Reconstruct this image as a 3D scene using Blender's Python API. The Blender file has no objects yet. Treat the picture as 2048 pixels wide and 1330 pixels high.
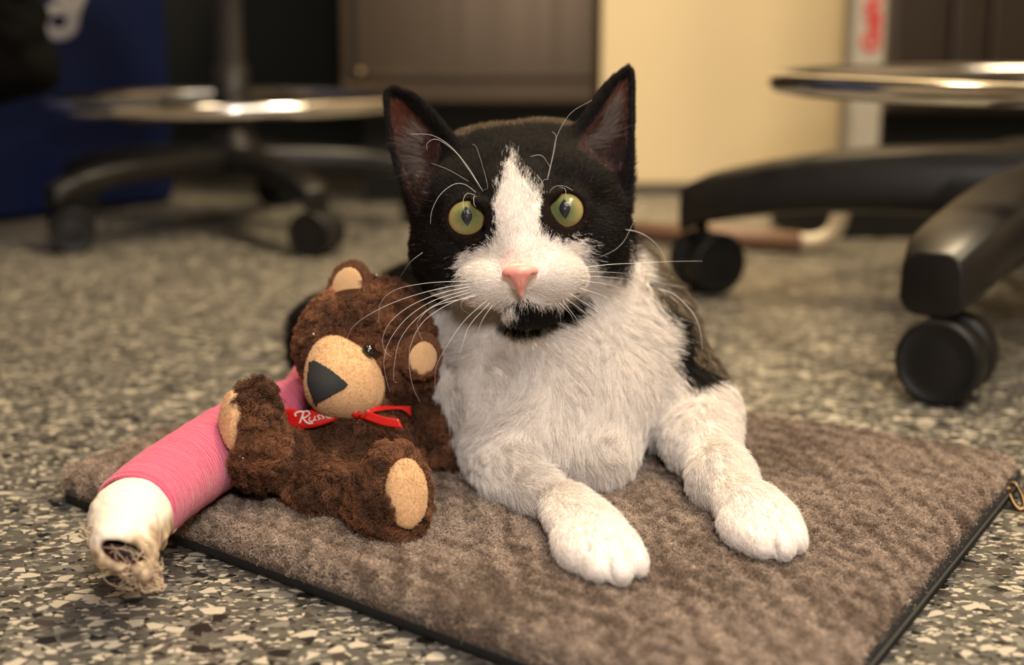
import bpy, math
import numpy as np
from mathutils import Vector, Matrix
from mathutils.bvhtree import BVHTree

sc = bpy.context.scene
col = sc.collection
rng = np.random.default_rng(7)

# ------------------------------------------------------------------ camera
F = 2800.0                       # focal length in pixels of the 2048 px wide frame
CX, CY = 1024.0, 665.0
H = 0.25
TH = math.atan(605.0 / F)
CT, ST = math.cos(TH), math.sin(TH)
cd = bpy.data.cameras.new('camera')
cam = bpy.data.objects.new('camera', cd)
col.objects.link(cam)
cam.location = (0, 0, H)
cam.rotation_euler = (math.pi / 2 - TH, 0, 0)
cd.sensor_width = 36.0
cd.lens = F / 2048 * 36
cd.clip_start = 0.02
cd.dof.use_dof = True
cd.dof.focus_distance = 0.665
cd.dof.aperture_fstop = 4.6
sc.camera = cam

# ------------------------------------------------------------------ world, lamps, exposure
w = bpy.data.worlds.new('room_air')
sc.world = w
w.use_nodes = True
w.node_tree.nodes['Background'].inputs[0].default_value = (1.0, 0.86, 0.68, 1)
w.node_tree.nodes['Background'].inputs[1].default_value = 0.10
sc.view_settings.view_transform = 'Standard'
sc.view_settings.look = 'None'
sc.view_settings.gamma = 1
sc.view_settings.use_curve_mapping = False
sc.view_settings.exposure = 0.0


def area(name, loc, aim, size, power, colr, sy=None):
    d = bpy.data.lights.new(name, 'AREA')
    d.shape = 'RECTANGLE'
    d.size = size
    d.size_y = sy or size
    d.energy = power
    d.color = colr
    o = bpy.data.objects.new(name, d)
    col.objects.link(o)
    o.location = loc
    o.rotation_euler = (Vector(aim) - Vector(loc)).to_track_quat('-Z', 'Y').to_euler()
    return o


area('ceiling_bounce', (0.70, -0.15, 2.3), (0.05, 0.85, 0.1), 1.9, 60.0, (1.0, 0.88, 0.74))
area('camera_flash', (0.05, -0.04, 0.45), (0.05, 0.75, 0.1), 0.10, 4.0, (1.0, 0.93, 0.90))
area('ceiling_lamp', (1.0, 0.1, 2.42), (0.8, 0.9, 0), 1.9, 12.0, (1.0, 0.84, 0.62), 0.22)  # strip added to lengthen the highlight on the right foot ring
area('ceiling_lamp', (1.2, 0.8, 2.35), (0.4, 1.0, 0), 0.5, 24.0, (1.0, 0.80, 0.52))
area('ceiling_lamp', (-0.6, 1.5, 2.35), (-0.4, 1.2, 0), 0.25, 9.0, (1.0, 0.80, 0.52))
area('ceiling_lamp', (0.45, 1.55, 2.35), (0.45, 2.1, 0.4), 0.3, 60.0, (1.0, 0.80, 0.52))

# ------------------------------------------------------------------ mapping helpers
CAM = np.array([0, 0, H])
FW = np.array([0, CT, -ST])
UP = np.array([0, ST, CT])
RT = np.array([1.0, 0, 0])
MAT_Z = 0.020


def W(px, py, Z):
    return CAM + RT * ((px - CX) / F * Z) + UP * (-(py - CY) / F * Z) + FW * Z


def G(px, py, z=0.0):
    d = RT * ((px - CX) / F) + UP * (-(py - CY) / F) + FW
    return CAM + d * ((z - H) / d[2])


def D3(dx, dy, dz):
    """direction: right, down, towards the camera"""
    v = RT * dx - UP * dy - FW * dz
    return v / np.linalg.norm(v)


def to_px(P):
    q = P - CAM
    Z = q @ FW
    return (q @ RT) / Z * F + CX, -(q @ UP) / Z * F + CY, Z


# ------------------------------------------------------------------ objects helpers
def tag(o, label=None, cat=None, group=None, kind=None):
    if label: o['label'] = label
    if cat: o['category'] = cat
    if group: o['group'] = group
    if kind: o['kind'] = kind
    return o


def empty(name, loc):
    o = bpy.data.objects.new(name, None)
    o.empty_display_size = 0.02
    col.objects.link(o)
    o.location = loc
    return o


def link(name, me, mat=None, parent=None, smooth=True):
    if mat: me.materials.append(mat)
    if smooth: me.shade_smooth()
    o = bpy.data.objects.new(name, me)
    col.objects.link(o)
    if parent is not None:
        bpy.context.view_layer.update()
        o.parent = parent
        o.matrix_parent_inverse = parent.matrix_world.inverted()
    return o


def mesh_np(name, V, Q):
    """verts (n,3), faces (m,k) of equal size"""
    V = np.asarray(V, dtype=np.float32)
    Q = np.asarray(Q, dtype=np.int32)
    me = bpy.data.meshes.new(name)
    me.vertices.add(len(V))
    me.vertices.foreach_set('co', V.ravel())
    m, k = Q.shape
    me.loops.add(m * k)
    me.loops.foreach_set('vertex_index', Q.ravel())
    me.polygons.add(m)
    me.polygons.foreach_set('loop_start', np.arange(0, m * k, k, dtype=np.int32))
    me.update(calc_edges=True)
    me.validate()
    return me


def mesh_py(name, V, Fs):
    me = bpy.data.meshes.new(name)
    me.from_pydata([tuple(map(float, v)) for v in V], [], [tuple(map(int, f)) for f in Fs])
    me.validate()
    me.update()
    return me


class MB:
    def __init__(s):
        s.V = []; s.F = []

    def add(s, V, Fs):
        b = len(s.V)
        s.V += [tuple(map(float, v)) for v in V]
        s.F += [tuple(int(i) + b for i in f) for f in Fs]

    def box(s, lo, hi):
        x0, y0, z0 = lo; x1, y1, z1 = hi
        s.add([(x0, y0, z0), (x1, y0, z0), (x1, y1, z0), (x0, y1, z0), (x0, y0, z1), (x1, y0, z1), (x1, y1, z1), (x0, y1, z1)],
              [(0, 3, 2, 1), (4, 5, 6, 7), (0, 1, 5, 4), (1, 2, 6, 5), (2, 3, 7, 6), (3, 0, 4, 7)])

    def tube(s, pts, r, n=12, closed=False, caps=True):
        P = [np.array(p, float) for p in pts]
        m = len(P)
        R = r if hasattr(r, '__len__') else [r] * m
        V = []
        prev = None
        for i in range(m):
            a = P[(i - 1) % m] if (closed or i > 0) else P[i]
            b = P[(i + 1) % m] if (closed or i < m - 1) else P[i]
            t = b - a
            t /= (np.linalg.norm(t) + 1e-12)
            if prev is None:
                u = np.cross(t, [0, 0, 1.0])
                if np.linalg.norm(u) < 1e-3: u = np.cross(t, [1.0, 0, 0])
            else:
                u = prev - t * (prev @ t)
            u /= np.linalg.norm(u)
            prev = u
            v = np.cross(t, u)
            for k in range(n):
                an = 2 * math.pi * k / n
                V.append(P[i] + (u * math.cos(an) + v * math.sin(an)) * R[i])
        Fs = []
        for i in range(m if closed else m - 1):
            j = (i + 1) % m
            for k in range(n):
                l = (k + 1) % n
                Fs.append((i * n + k, j * n + k, j * n + l, i * n + l))
        if caps and not closed:
            Fs.append(tuple(range(n)))
            Fs.append(tuple(reversed(range((m - 1) * n, m * n))))
        s.add(V, Fs)

    def lathe(s, prof, c, axis, n=32):
        """prof: list of (radius, offset along axis)"""
        ax = np.array(axis, float); ax /= np.linalg.norm(ax)
        u = np.cross(ax, [0, 0, 1.0])
        if np.linalg.norm(u) < 1e-3: u = np.cross(ax, [1.0, 0, 0])
        u /= np.linalg.norm(u); v = np.cross(ax, u)
        c = np.array(c, float)
        V = []
        for (r, h) in prof:
            for k in range(n):
                an = 2 * math.pi * k / n
                V.append(c + ax * h + (u * math.cos(an) + v * math.sin(an)) * max(r, 1e-5))
        Fs = []
        for i in range(len(prof) - 1):
            for k in range(n):
                l = (k + 1) % n
                Fs.append((i * n + k, i * n + l, (i + 1) * n + l, (i + 1) * n + k))
        Fs.append(tuple(reversed(range(n))))
        Fs.append(tuple(range((len(prof) - 1) * n, len(prof) * n)))
        s.add(V, Fs)

    def build(s, name, mat, parent=None, smooth=True, bevel=0, sub=0, auto=None):
        me = mesh_py(name, s.V, s.F)
        o = link(name, me, mat, parent, smooth)
        if bevel:
            b = o.modifiers.new('b', 'BEVEL'); b.width = bevel; b.segments = 3; b.limit_method = 'ANGLE'
            b.harden_normals = False
        if sub:
            m = o.modifiers.new('s', 'SUBSURF'); m.levels = sub; m.render_levels = sub
        return o


def smooth_path(pts, n=10):
    """Catmull-Rom resample"""
    P = np.array(pts, float)
    P = np.vstack([2 * P[0] - P[1], P, 2 * P[-1] - P[-2]])
    out = []
    for i in range(1, len(P) - 2):
        a, b, c, d = P[i - 1], P[i], P[i + 1], P[i + 2]
        for k in range(n):
            t = k / n
            out.append(0.5 * ((2 * b) + (c - a) * t + (2 * a - 5 * b + 4 * c - d) * t * t + (3 * b - a - 3 * c + d) * t ** 3))
    out.append(P[-2])
    return np.array(out)


def inpoly(x, y, poly):
    p = np.asarray(poly, float)
    ins = np.zeros(len(x), bool)
    j = len(p) - 1
    for i in range(len(p)):
        c = ((p[i, 1] > y) != (p[j, 1] > y))
        with np.errstate(divide='ignore', invalid='ignore'):
            xi = (p[j, 0] - p[i, 0]) * (y - p[i, 1]) / (p[j, 1] - p[i, 1]) + p[i, 0]
        ins ^= c & (x < xi)
        j = i
    return ins


# ------------------------------------------------------------------ signed distance modelling
class Field:
    def __init__(s, lo, hi, h):
        s.lo = np.array(lo, float); s.h = h
        s.n = np.ceil((np.array(hi) - s.lo) / h).astype(int) + 1
        s.D = np.full(tuple(s.n), 0.5, dtype=np.float32)

    def win(s, lo, hi, m):
        a = np.clip(np.floor((np.array(lo) - m - s.lo) / s.h).astype(int), 0, s.n)
        b = np.clip(np.ceil((np.array(hi) + m - s.lo) / s.h).astype(int) + 1, 0, s.n)
        sl = tuple(slice(i, j) for i, j in zip(a, b))
        ax = [s.lo[i] + s.h * np.arange(a[i], b[i]) for i in range(3)]
        return sl, ax[0][:, None, None].astype(np.float32), ax[1][None, :, None].astype(np.float32), ax[2][None, None, :].astype(np.float32)

    def comb(s, sl, d, k, sub=False):
        A = s.D[sl]
        if A.size == 0: return
        if sub:
            d = -d
            h = np.maximum(k - np.abs(A - d), 0) / k
            s.D[sl] = np.maximum(A, d) + h * h * k * 0.25
        else:
            h = np.maximum(k - np.abs(A - d), 0) / k
            s.D[sl] = np.minimum(A, d) - h * h * k * 0.25

    def ell(s, c, r, axes=None, k=0.01, sub=False):
        c = np.array(c, float)
        r = np.array(r, float) if hasattr(r, '__len__') else np.array([r, r, r], float)
        A = np.array(axes, float) if axes is not None else np.eye(3)
        R = r.max()
        sl, X, Y, Z = s.win(c - R, c + R, k + 4 * s.h)
        X = X - c[0]; Y = Y - c[1]; Z = Z - c[2]
        q = [A[i][0] * X + A[i][1] * Y + A[i][2] * Z for i in range(3)]
        k0 = np.sqrt(sum((q[i] / r[i]) ** 2 for i in range(3)))
        k1 = np.sqrt(sum((q[i] / r[i] ** 2) ** 2 for i in range(3))) + 1e-9
        s.comb(sl, (k0 * (k0 - 1) / k1).astype(np.float32), k, sub)

    def cap(s, a, b, ra, rb, k=0.01, sub=False):
        a = np.array(a, float); b = np.array(b, float)
        R = max(ra, rb)
        sl, X, Y, Z = s.win(np.minimum(a, b) - R, np.maximum(a, b) + R, k + 4 * s.h)
        v = b - a
        t = ((X - a[0]) * v[0] + (Y - a[1]) * v[1] + (Z - a[2]) * v[2]) / (v @ v)
        t = np.clip(t, 0, 1)
        d = np.sqrt((X - a[0] - v[0] * t) ** 2 + (Y - a[1] - v[1] * t) ** 2 + (Z - a[2] - v[2] * t) ** 2) - (ra + (rb - ra) * t)
        s.comb(sl, d.astype(np.float32), k, sub)

    def chain(s, pts, rs, k=0.01):
        for i in range(len(pts) - 1):
            s.cap(pts[i], pts[i + 1], rs[i], rs[i + 1], k)

    def sheet(s, P, r, k=0.004):
        """thick sheet through a dense cloud of points"""
        P = np.asarray(P, float)
        sl, X, Y, Z = s.win(P.min(0) - r, P.max(0) + r, k + 3 * s.h)
        shp = s.D[sl].shape
        Q = np.stack(np.broadcast_arrays(X, Y, Z), -1).reshape(-1, 3).astype(np.float32)
        d = np.empty(len(Q), np.float32)
        P32 = P.astype(np.float32)
        pp = (P32 ** 2).sum(1)
        for i in range(0, len(Q), 20000):
            q = Q[i:i + 20000]
            m = (q ** 2).sum(1)[:, None] + pp[None] - 2 * q @ P32.T
            d[i:i + 20000] = np.sqrt(np.maximum(m.min(1), 0))
        s.comb(sl, d.reshape(shp) - r, k)

    def floor(s, off=0.0010):
        zz = s.lo[2] + s.h * np.arange(s.n[2])
        X = s.lo[0] + s.h * np.arange(s.n[0]); Y = s.lo[1] + s.h * np.arange(s.n[1])
        gx, gy = np.meshgrid(X, Y, indexing='ij')
        c = np.array(cor); m = c.mean(0); c = m + (c - m) * 1.02
        ins = inpoly(gx.ravel(), gy.ravel(), c).reshape(gx.shape)
        z = np.where(ins, MAT_Z + off, off)
        s.D = np.maximum(s.D, (z[:, :, None] - zz[None, None, :]).astype(np.float32))

    def at(s, P):
        q = np.clip((P - s.lo) / s.h, 0, s.n - 1.001)
        i = q.astype(int); t = (q - i).astype(np.float32)
        o = 0
        for a in (0, 1):
            for b in (0, 1):
                for c in (0, 1):
                    o = o + s.D[i[..., 0] + a, i[..., 1] + b, i[..., 2] + c] * (t[..., 0] if a else 1 - t[..., 0]) * (t[..., 1] if b else 1 - t[..., 1]) * (t[..., 2] if c else 1 - t[..., 2])
        out = ((P < s.lo) | (P > s.lo + s.h * (s.n - 1))).any(-1)
        return np.where(out, 0.5, o)

    def keep_off(s, other, gap=0.001):
        ax = [s.lo[i] + s.h * np.arange(s.n[i]) for i in range(3)]
        for k in range(s.n[0]):
            g = np.stack(np.meshgrid(ax[0][k:k + 1], ax[1], ax[2], indexing='ij'), -1)
            s.D[k:k + 1] = np.maximum(s.D[k:k + 1], gap - other.at(g))

    def nets(s, relax=1):
        D = s.D
        S = D < 0
        c = np.zeros(tuple(s.n - 1), np.uint8)
        for i in (0, 1):
            for j in (0, 1):
                for k in (0, 1):
                    c += S[i:i + s.n[0] - 1, j:j + s.n[1] - 1, k:k + s.n[2] - 1]
        act = (c > 0) & (c < 8)
        idx = np.argwhere(act)
        vid = np.full(act.shape, -1, np.int32)
        vid[act] = np.arange(len(idx))
        offs = np.array([(i, j, k) for i in (0, 1) for j in (0, 1) for k in (0, 1)])
        vals = np.stack([D[idx[:, 0] + o[0], idx[:, 1] + o[1], idx[:, 2] + o[2]] for o in offs], 1)
        acc = np.zeros((len(idx), 3)); cnt = np.zeros(len(idx))
        for a in range(8):
            for b in range(a + 1, 8):
                if np.abs(offs[a] - offs[b]).sum() == 1:
                    m = (vals[:, a] < 0) != (vals[:, b] < 0)
                    t = vals[m, a] / (vals[m, a] - vals[m, b])
                    acc[m] += offs[a] + (offs[b] - offs[a]) * t[:, None]
                    cnt[m] += 1
        V = (idx + acc / cnt[:, None]) * s.h + s.lo
        Q = []
        for ax in range(3):
            u, v = (ax + 1) % 3, (ax + 2) % 3
            a = [slice(None)] * 3; b = [slice(None)] * 3
            a[ax] = slice(0, s.n[ax] - 1); b[ax] = slice(1, s.n[ax])
            e = np.argwhere(S[tuple(a)] != S[tuple(b)])
            e = e[(e[:, u] > 0) & (e[:, v] > 0) & (e[:, u] < s.n[u] - 1) & (e[:, v] < s.n[v] - 1)]
            q = []
            for du, dv in ((-1, -1), (0, -1), (0, 0), (-1, 0)):
                f = e.copy(); f[:, u] += du; f[:, v] += dv
                q.append(vid[f[:, 0], f[:, 1], f[:, 2]])
            q = np.stack(q, 1)
            flip = ~S[e[:, 0], e[:, 1], e[:, 2]]
            q[flip] = q[flip][:, ::-1]
            Q.append(q)
        Q = np.vstack(Q)
        E = np.vstack([Q[:, [0, 1]], Q[:, [1, 2]], Q[:, [2, 3]], Q[:, [3, 0]]])
        for _ in range(relax):
            n = np.bincount(E[:, 0], minlength=len(V)) + np.bincount(E[:, 1], minlength=len(V))
            A = np.stack([np.bincount(E[:, 0], V[E[:, 1], i], len(V)) + np.bincount(E[:, 1], V[E[:, 0], i], len(V)) for i in range(3)], 1)
            V = V * 0.5 + 0.5 * A / np.maximum(n, 1)[:, None]
        return V, Q


def vnormals(V, Q):
    N = np.cross(V[Q[:, 2]] - V[Q[:, 0]], V[Q[:, 3]] - V[Q[:, 1]]) if Q.shape[1] == 4 else np.cross(V[Q[:, 1]] - V[Q[:, 0]], V[Q[:, 2]] - V[Q[:, 0]])
    out = np.zeros_like(V)
    for k in range(Q.shape[1]):
        for i in range(3):
            out[:, i] += np.bincount(Q[:, k], N[:, i], len(V))
    return out / (np.linalg.norm(out, axis=1)[:, None] + 1e-12)


# ------------------------------------------------------------------ hair strands
def idw(P, pts, vals, p=3.0):
    pts = np.asarray(pts, float); vals = np.asarray(vals, float)
    out = np.empty((len(P), vals.shape[1]))
    for i in range(0, len(P), 50000):
        d = np.linalg.norm(P[i:i + 50000, None] - pts[None], axis=2) + 1e-4
        w_ = 1.0 / d ** p
        out[i:i + 50000] = (w_ @ vals) / w_.sum(1)[:, None]
    return out


def roots(V, Q, N, n, dens=None):
    T = np.vstack([Q[:, [0, 1, 2]], Q[:, [0, 2, 3]]]) if Q.shape[1] == 4 else Q
    A = np.linalg.norm(np.cross(V[T[:, 1]] - V[T[:, 0]], V[T[:, 2]] - V[T[:, 0]]), axis=1)
    if dens is not None:
        A = A * dens(V[T].mean(1), N[T].mean(1))
    A = np.maximum(A, 0)
    t = rng.choice(len(T), n, p=A / A.sum())
    a = rng.random(n); b = rng.random(n)
    m = a + b > 1
    a[m] = 1 - a[m]; b[m] = 1 - b[m]
    c = 1 - a - b
    P = V[T[t, 0]] * a[:, None] + V[T[t, 1]] * b[:, None] + V[T[t, 2]] * c[:, None]
    Nn = N[T[t, 0]] * a[:, None] + N[T[t, 1]] * b[:, None] + N[T[t, 2]] * c[:, None]
    return P, Nn / (np.linalg.norm(Nn, axis=1)[:, None] + 1e-9)


def curves_obj(name, C, colr, r0, r1, mat, parent, kind=None):
    """C (n,k,3) strands"""
    n, k, _ = C.shape
    hc = bpy.data.hair_curves.new(name)
    hc.add_curves([k] * n)
    hc.attributes['position'].data.foreach_set('vector', C.astype(np.float32).ravel())
    ra = hc.attributes.get('radius') or hc.attributes.new('radius', 'FLOAT', 'POINT')
    t = np.linspace(0, 1, k)[None]
    rr = np.broadcast_to(np.asarray(r0).reshape(-1, 1) * (1 - t ** 1.5) + r1 * t ** 1.5, (n, k)) if True else None
    ra.data.foreach_set('value', np.ascontiguousarray(rr, dtype=np.float32).ravel())
    ca = hc.attributes.new('coat', 'FLOAT_COLOR', 'CURVE')
    cc = np.ones((n, 4), np.float32); cc[:, :3] = colr
    ca.data.foreach_set('color', cc.ravel())
    hc.materials.append(mat)
    o = bpy.data.objects.new(name, hc)
    col.objects.link(o)
    bpy.context.view_layer.update()
    o.parent = parent
    o.matrix_parent_inverse = parent.matrix_world.inverted()
    if kind: o['kind'] = kind
    return o


def strands(P, N, flow, L, k=5, lift=0.45, curl=0.15, clump=0.3, clump_size=0.004, jit=0.25, wave=0.0):
    n = len(P)
    lift = np.asarray(lift).reshape(-1, 1) if hasattr(lift, '__len__') else lift
    clump = np.asarray(clump).reshape(-1, 1) if hasattr(clump, '__len__') else clump
    fl = flow - N * (flow * N).sum(1)[:, None]
    fl /= (np.linalg.norm(fl, axis=1)[:, None] + 1e-9)
    fl = fl + rng.normal(0, jit, (n, 3))
    d0 = N * lift + fl * (1 - lift * 0.5)
    d0 /= np.linalg.norm(d0, axis=1)[:, None]
    d1 = d0 - N * curl * 1.6 + fl * curl
    L = np.asarray(L).reshape(-1, 1) * (0.65 + 0.5 * rng.random((n, 1)))
    ph = rng.random((n, 1)) * 6.28
    side = np.cross(N, fl); side /= (np.linalg.norm(side, axis=1)[:, None] + 1e-9)
    C = np.empty((n, k, 3))
    for i in range(k):
        s = i / (k - 1)
        C[:, i] = P + L * (d0 * s * (1 - 0.5 * s) + d1 * 0.5 * s * s)
        if wave:
            C[:, i] += side * (wave * s * np.sin(ph + s * 9)) + N * (wave * 0.7 * s * np.cos(ph * 1.7 + s * 8))
    # clumping on a jittered cell grid
    cs = clump_size
    key = np.floor(P / cs + rng.normal(0, 0.18, P.shape)).astype(np.int64)
    key = key[:, 0] * 73856093 ^ key[:, 1] * 19349663 ^ key[:, 2] * 83492791
    _, inv = np.unique(key, return_inverse=True)
    cnt = np.bincount(inv)
    tip = C[:, -1]
    ct = np.stack([np.bincount(inv, tip[:, i]) for i in range(3)], 1) / cnt[:, None]
    ct = ct + rng.normal(0, cs * 0.25, ct.shape)
    delta = ct[inv] - tip
    for i in range(1, k):
        s = i / (k - 1)
        C[:, i] += delta * clump * s ** 1.5
    return C


def vnoise(P, scale, seed=0):
    """cheap smooth noise from summed sines"""
    r = np.random.default_rng(seed)
    out = np.zeros(len(P))
    W1 = r.normal(0, 1, (3, 3)) * scale * 0.35
    Pw = P + 1.1 / scale * np.sin(P @ W1 + r.uniform(0, 6.28, 3))
    for i in range(14):
        d = r.normal(0, 1, 3); d /= np.linalg.norm(d)
        out += np.sin((Pw @ d) * scale * r.uniform(0.45, 2.0) + r.uniform(0, 6.28))
    return out / 14 ** 0.5 / 0.7


# ------------------------------------------------------------------ materials
def mat_new(name):
    m = bpy.data.materials.new(name)
    m.use_nodes = True
    nt = m.node_tree
    return m, nt, nt.nodes['Principled BSDF']


def pbsdf(name, c, rough=0.6, metal=0.0, coat=0.0, sheen=0.0, sub=0.0, spec=0.5, noise=None, bump=None):
    m, nt, b = mat_new(name)
    b.inputs['Base Color'].default_value = (*c, 1)
    b.inputs['Roughness'].default_value = rough
    b.inputs['Metallic'].default_value = metal
    b.inputs['Coat Weight'].default_value = coat
    b.inputs['Coat Roughness'].default_value = 0.04
    b.inputs['Sheen Weight'].default_value = sheen
    b.inputs['Specular IOR Level'].default_value = spec
    if sub:
        b.inputs['Subsurface Weight'].default_value = sub
        b.inputs['Subsurface Scale'].default_value = 0.004
    tc = nt.nodes.new('ShaderNodeTexCoord')
    if noise:                                  # (scale, amount)
        n = nt.nodes.new('ShaderNodeTexNoise'); n.inputs['Scale'].default_value = noise[0]
        n.inputs['Detail'].default_value = 5
        nt.links.new(tc.outputs['Object'], n.inputs['Vector'])
        mx = nt.nodes.new('ShaderNodeMix'); mx.data_type = 'RGBA'
        mx.inputs[6].default_value = (*[v * (1 - noise[1]) for v in c], 1)
        mx.inputs[7].default_value = (*[min(1, v * (1 + noise[1])) for v in c], 1)
        nt.links.new(n.outputs[0], mx.inputs[0])
        nt.links.new(mx.outputs[2], b.inputs['Base Color'])
    if bump:                                   # (scale, strength, distance)
        n = nt.nodes.new('ShaderNodeTexNoise'); n.inputs['Scale'].default_value = bump[0]
        n.inputs['Detail'].default_value = 6
        nt.links.new(tc.outputs['Object'], n.inputs['Vector'])
        bp = nt.nodes.new('ShaderNodeBump'); bp.inputs['Strength'].default_value = bump[1]
        bp.inputs['Distance'].default_value = bump[2]
        nt.links.new(n.outputs[0], bp.inputs['Height'])
        nt.links.new(bp.outputs[0], b.inputs['Normal'])
    return m


def attr_mat(name, attr='coat', rough=0.7, spec=0.3, sheen=0.0, trans=0.0):
    m, nt, b = mat_new(name)
    a = nt.nodes.new('ShaderNodeAttribute'); a.attribute_name = attr
    nt.links.new(a.outputs['Color'], b.inputs['Base Color'])
    b.inputs['Roughness'].default_value = rough
    b.inputs['Specular IOR Level'].default_value = spec
    b.inputs['Sheen Weight'].default_value = sheen
    if trans:
        t = nt.nodes.new('ShaderNodeBsdfTranslucent')
        nt.links.new(a.outputs['Color'], t.inputs['Color'])
        mx = nt.nodes.new('ShaderNodeMixShader'); mx.inputs[0].default_value = trans
        nt.links.new(b.outputs[0], mx.inputs[1]); nt.links.new(t.outputs[0], mx.inputs[2])
        nt.links.new(mx.outputs[0], nt.nodes['Material Output'].inputs[0])
    return m


def ramp(nt, stops, interp='LINEAR'):
    r = nt.nodes.new('ShaderNodeValToRGB')
    r.color_ramp.interpolation = interp
    e = r.color_ramp.elements
    while len(e) < len(stops): e.new(0.5)
    for i, (p, c) in enumerate(stops):
        e[i].position = p; e[i].color = (*c, 1)
    return r


def terrazzo():
    m, nt, b = mat_new('terrazzo')
    L = nt.links.new
    tc = nt.nodes.new('ShaderNodeTexCoord')
    nz = nt.nodes.new('ShaderNodeTexNoise'); nz.inputs['Scale'].default_value = 45; nz.inputs['Detail'].default_value = 2
    L(tc.outputs['Object'], nz.inputs['Vector'])
    sub = nt.nodes.new('ShaderNodeVectorMath'); sub.operation = 'SUBTRACT'; sub.inputs[1].default_value = (.5, .5, .5)
    L(nz.outputs['Color'], sub.inputs[0])
    scl = nt.nodes.new('ShaderNodeVectorMath'); scl.operation = 'SCALE'; scl.inputs['Scale'].default_value = 0.006
    L(sub.outputs[0], scl.inputs[0])
    add = nt.nodes.new('ShaderNodeVectorMath'); add.operation = 'ADD'
    L(tc.outputs['Object'], add.inputs[0]); L(scl.outputs[0], add.inputs[1])

    def layer(scale, edge, rotz):
        mp = nt.nodes.new('ShaderNodeMapping')
        mp.inputs['Rotation'].default_value = (0, 0, rotz)
        mp.inputs['Scale'].default_value = (scale, scale * 1.25, 1)
        L(add.outputs[0], mp.inputs['Vector'])
        v = nt.nodes.new('ShaderNodeTexVoronoi'); v.voronoi_dimensions = '2D'; v.feature = 'F1'; v.inputs['Scale'].default_value = 1
        e = nt.nodes.new('ShaderNodeTexVoronoi'); e.voronoi_dimensions = '2D'; e.feature = 'DISTANCE_TO_EDGE'; e.inputs['Scale'].default_value = 1
        L(mp.outputs[0], v.inputs['Vector']); L(mp.outputs[0], e.inputs['Vector'])
        sp = nt.nodes.new('ShaderNodeSeparateColor'); L(v.outputs['Color'], sp.inputs[0])
        # random edge threshold per cell
        ma = nt.nodes.new('ShaderNodeMath'); ma.operation = 'MULTIPLY_ADD'
        ma.inputs[1].default_value = edge * 1.6; ma.inputs[2].default_value = edge * 0.35
        L(sp.outputs[2], ma.inputs[0])
        gt = nt.nodes.new('ShaderNodeMath'); gt.operation = 'GREATER_THAN'
        L(e.outputs['Distance'], gt.inputs[0]); L(ma.outputs[0], gt.inputs[1])
        return sp, gt

    base = ramp(nt, [(0.3, (0.068, 0.063, 0.053)), (0.7, (0.118, 0.110, 0.092))])
    n2 = nt.nodes.new('ShaderNodeTexNoise'); n2.inputs['Scale'].default_value = 160; n2.inputs['Detail'].default_value = 4
    L(tc.outputs['Object'], n2.inputs['Vector']); L(n2.outputs[0], base.inputs[0])
    cream, lg, mg, br, dk = (0.46, 0.41, 0.325), (0.20, 0.185, 0.155), (0.085, 0.079, 0.068), (0.052, 0.042, 0.033), (0.014, 0.013, 0.012)
    prev = base.outputs[0]
    for (scale, edge, rot, pres, stops) in (
            (360, 0.07, 0.4, 0.55, [(0, cream), (0.22, lg), (0.45, mg), (0.7, br), (0.87, dk)]),
            (215, 0.12, 1.3, 0.34, [(0, cream), (0.30, lg), (0.55, mg), (0.75, br), (0.84, dk)]),
            (120, 0.13, 0.15, 0.42, [(0, cream), (0.32, lg), (0.50, mg), (0.70, br), (0.81, dk)])):
        sp, gt = layer(scale, edge, rot)
        cr = ramp(nt, stops, 'CONSTANT'); L(sp.outputs[0], cr.inputs[0])
        pr = nt.nodes.new('ShaderNodeMath'); pr.operation = 'LESS_THAN'; pr.inputs[1].default_value = pres
        L(sp.outputs[1], pr.inputs[0])
        mu = nt.nodes.new('ShaderNodeMath'); mu.operation = 'MULTIPLY'
        L(pr.outputs[0], mu.inputs[0]); L(gt.outputs[0], mu.inputs[1])
        mx = nt.nodes.new('ShaderNodeMix'); mx.data_type = 'RGBA'
        L(mu.outputs[0], mx.inputs[0]); L(prev, mx.inputs[6]); L(cr.outputs[0], mx.inputs[7])
        prev = mx.outputs[2]
    L(prev, b.inputs['Base Color'])
    b.inputs['Roughness'].default_value = 0.34
    b.inputs['Specular IOR Level'].default_value = 0.45
    return m


def brushed(name, c, rough=0.35, streak=0.25):
    m, nt, b = mat_new(name)
    tc = nt.nodes.new('ShaderNodeTexCoord')
    mp = nt.nodes.new('ShaderNodeMapping'); mp.inputs['Scale'].default_value = (60, 60, 0.6)
    nt.links.new(tc.outputs['Object'], mp.inputs[0])
    n = nt.nodes.new('ShaderNodeTexNoise'); n.inputs['Scale'].default_value = 1.0; n.inputs['Detail'].default_value = 4
    nt.links.new(mp.outputs[0], n.inputs['Vector'])
    mr = nt.nodes.new('ShaderNodeMapRange'); mr.inputs[3].default_value = rough - streak * .5; mr.inputs[4].default_value = rough + streak * .5
    nt.links.new(n.outputs[0], mr.inputs[0]); nt.links.new(mr.outputs[0], b.inputs['Roughness'])
    b.inputs['Base Color'].default_value = (*c, 1); b.inputs['Metallic'].default_value = 1
    return m


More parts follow.
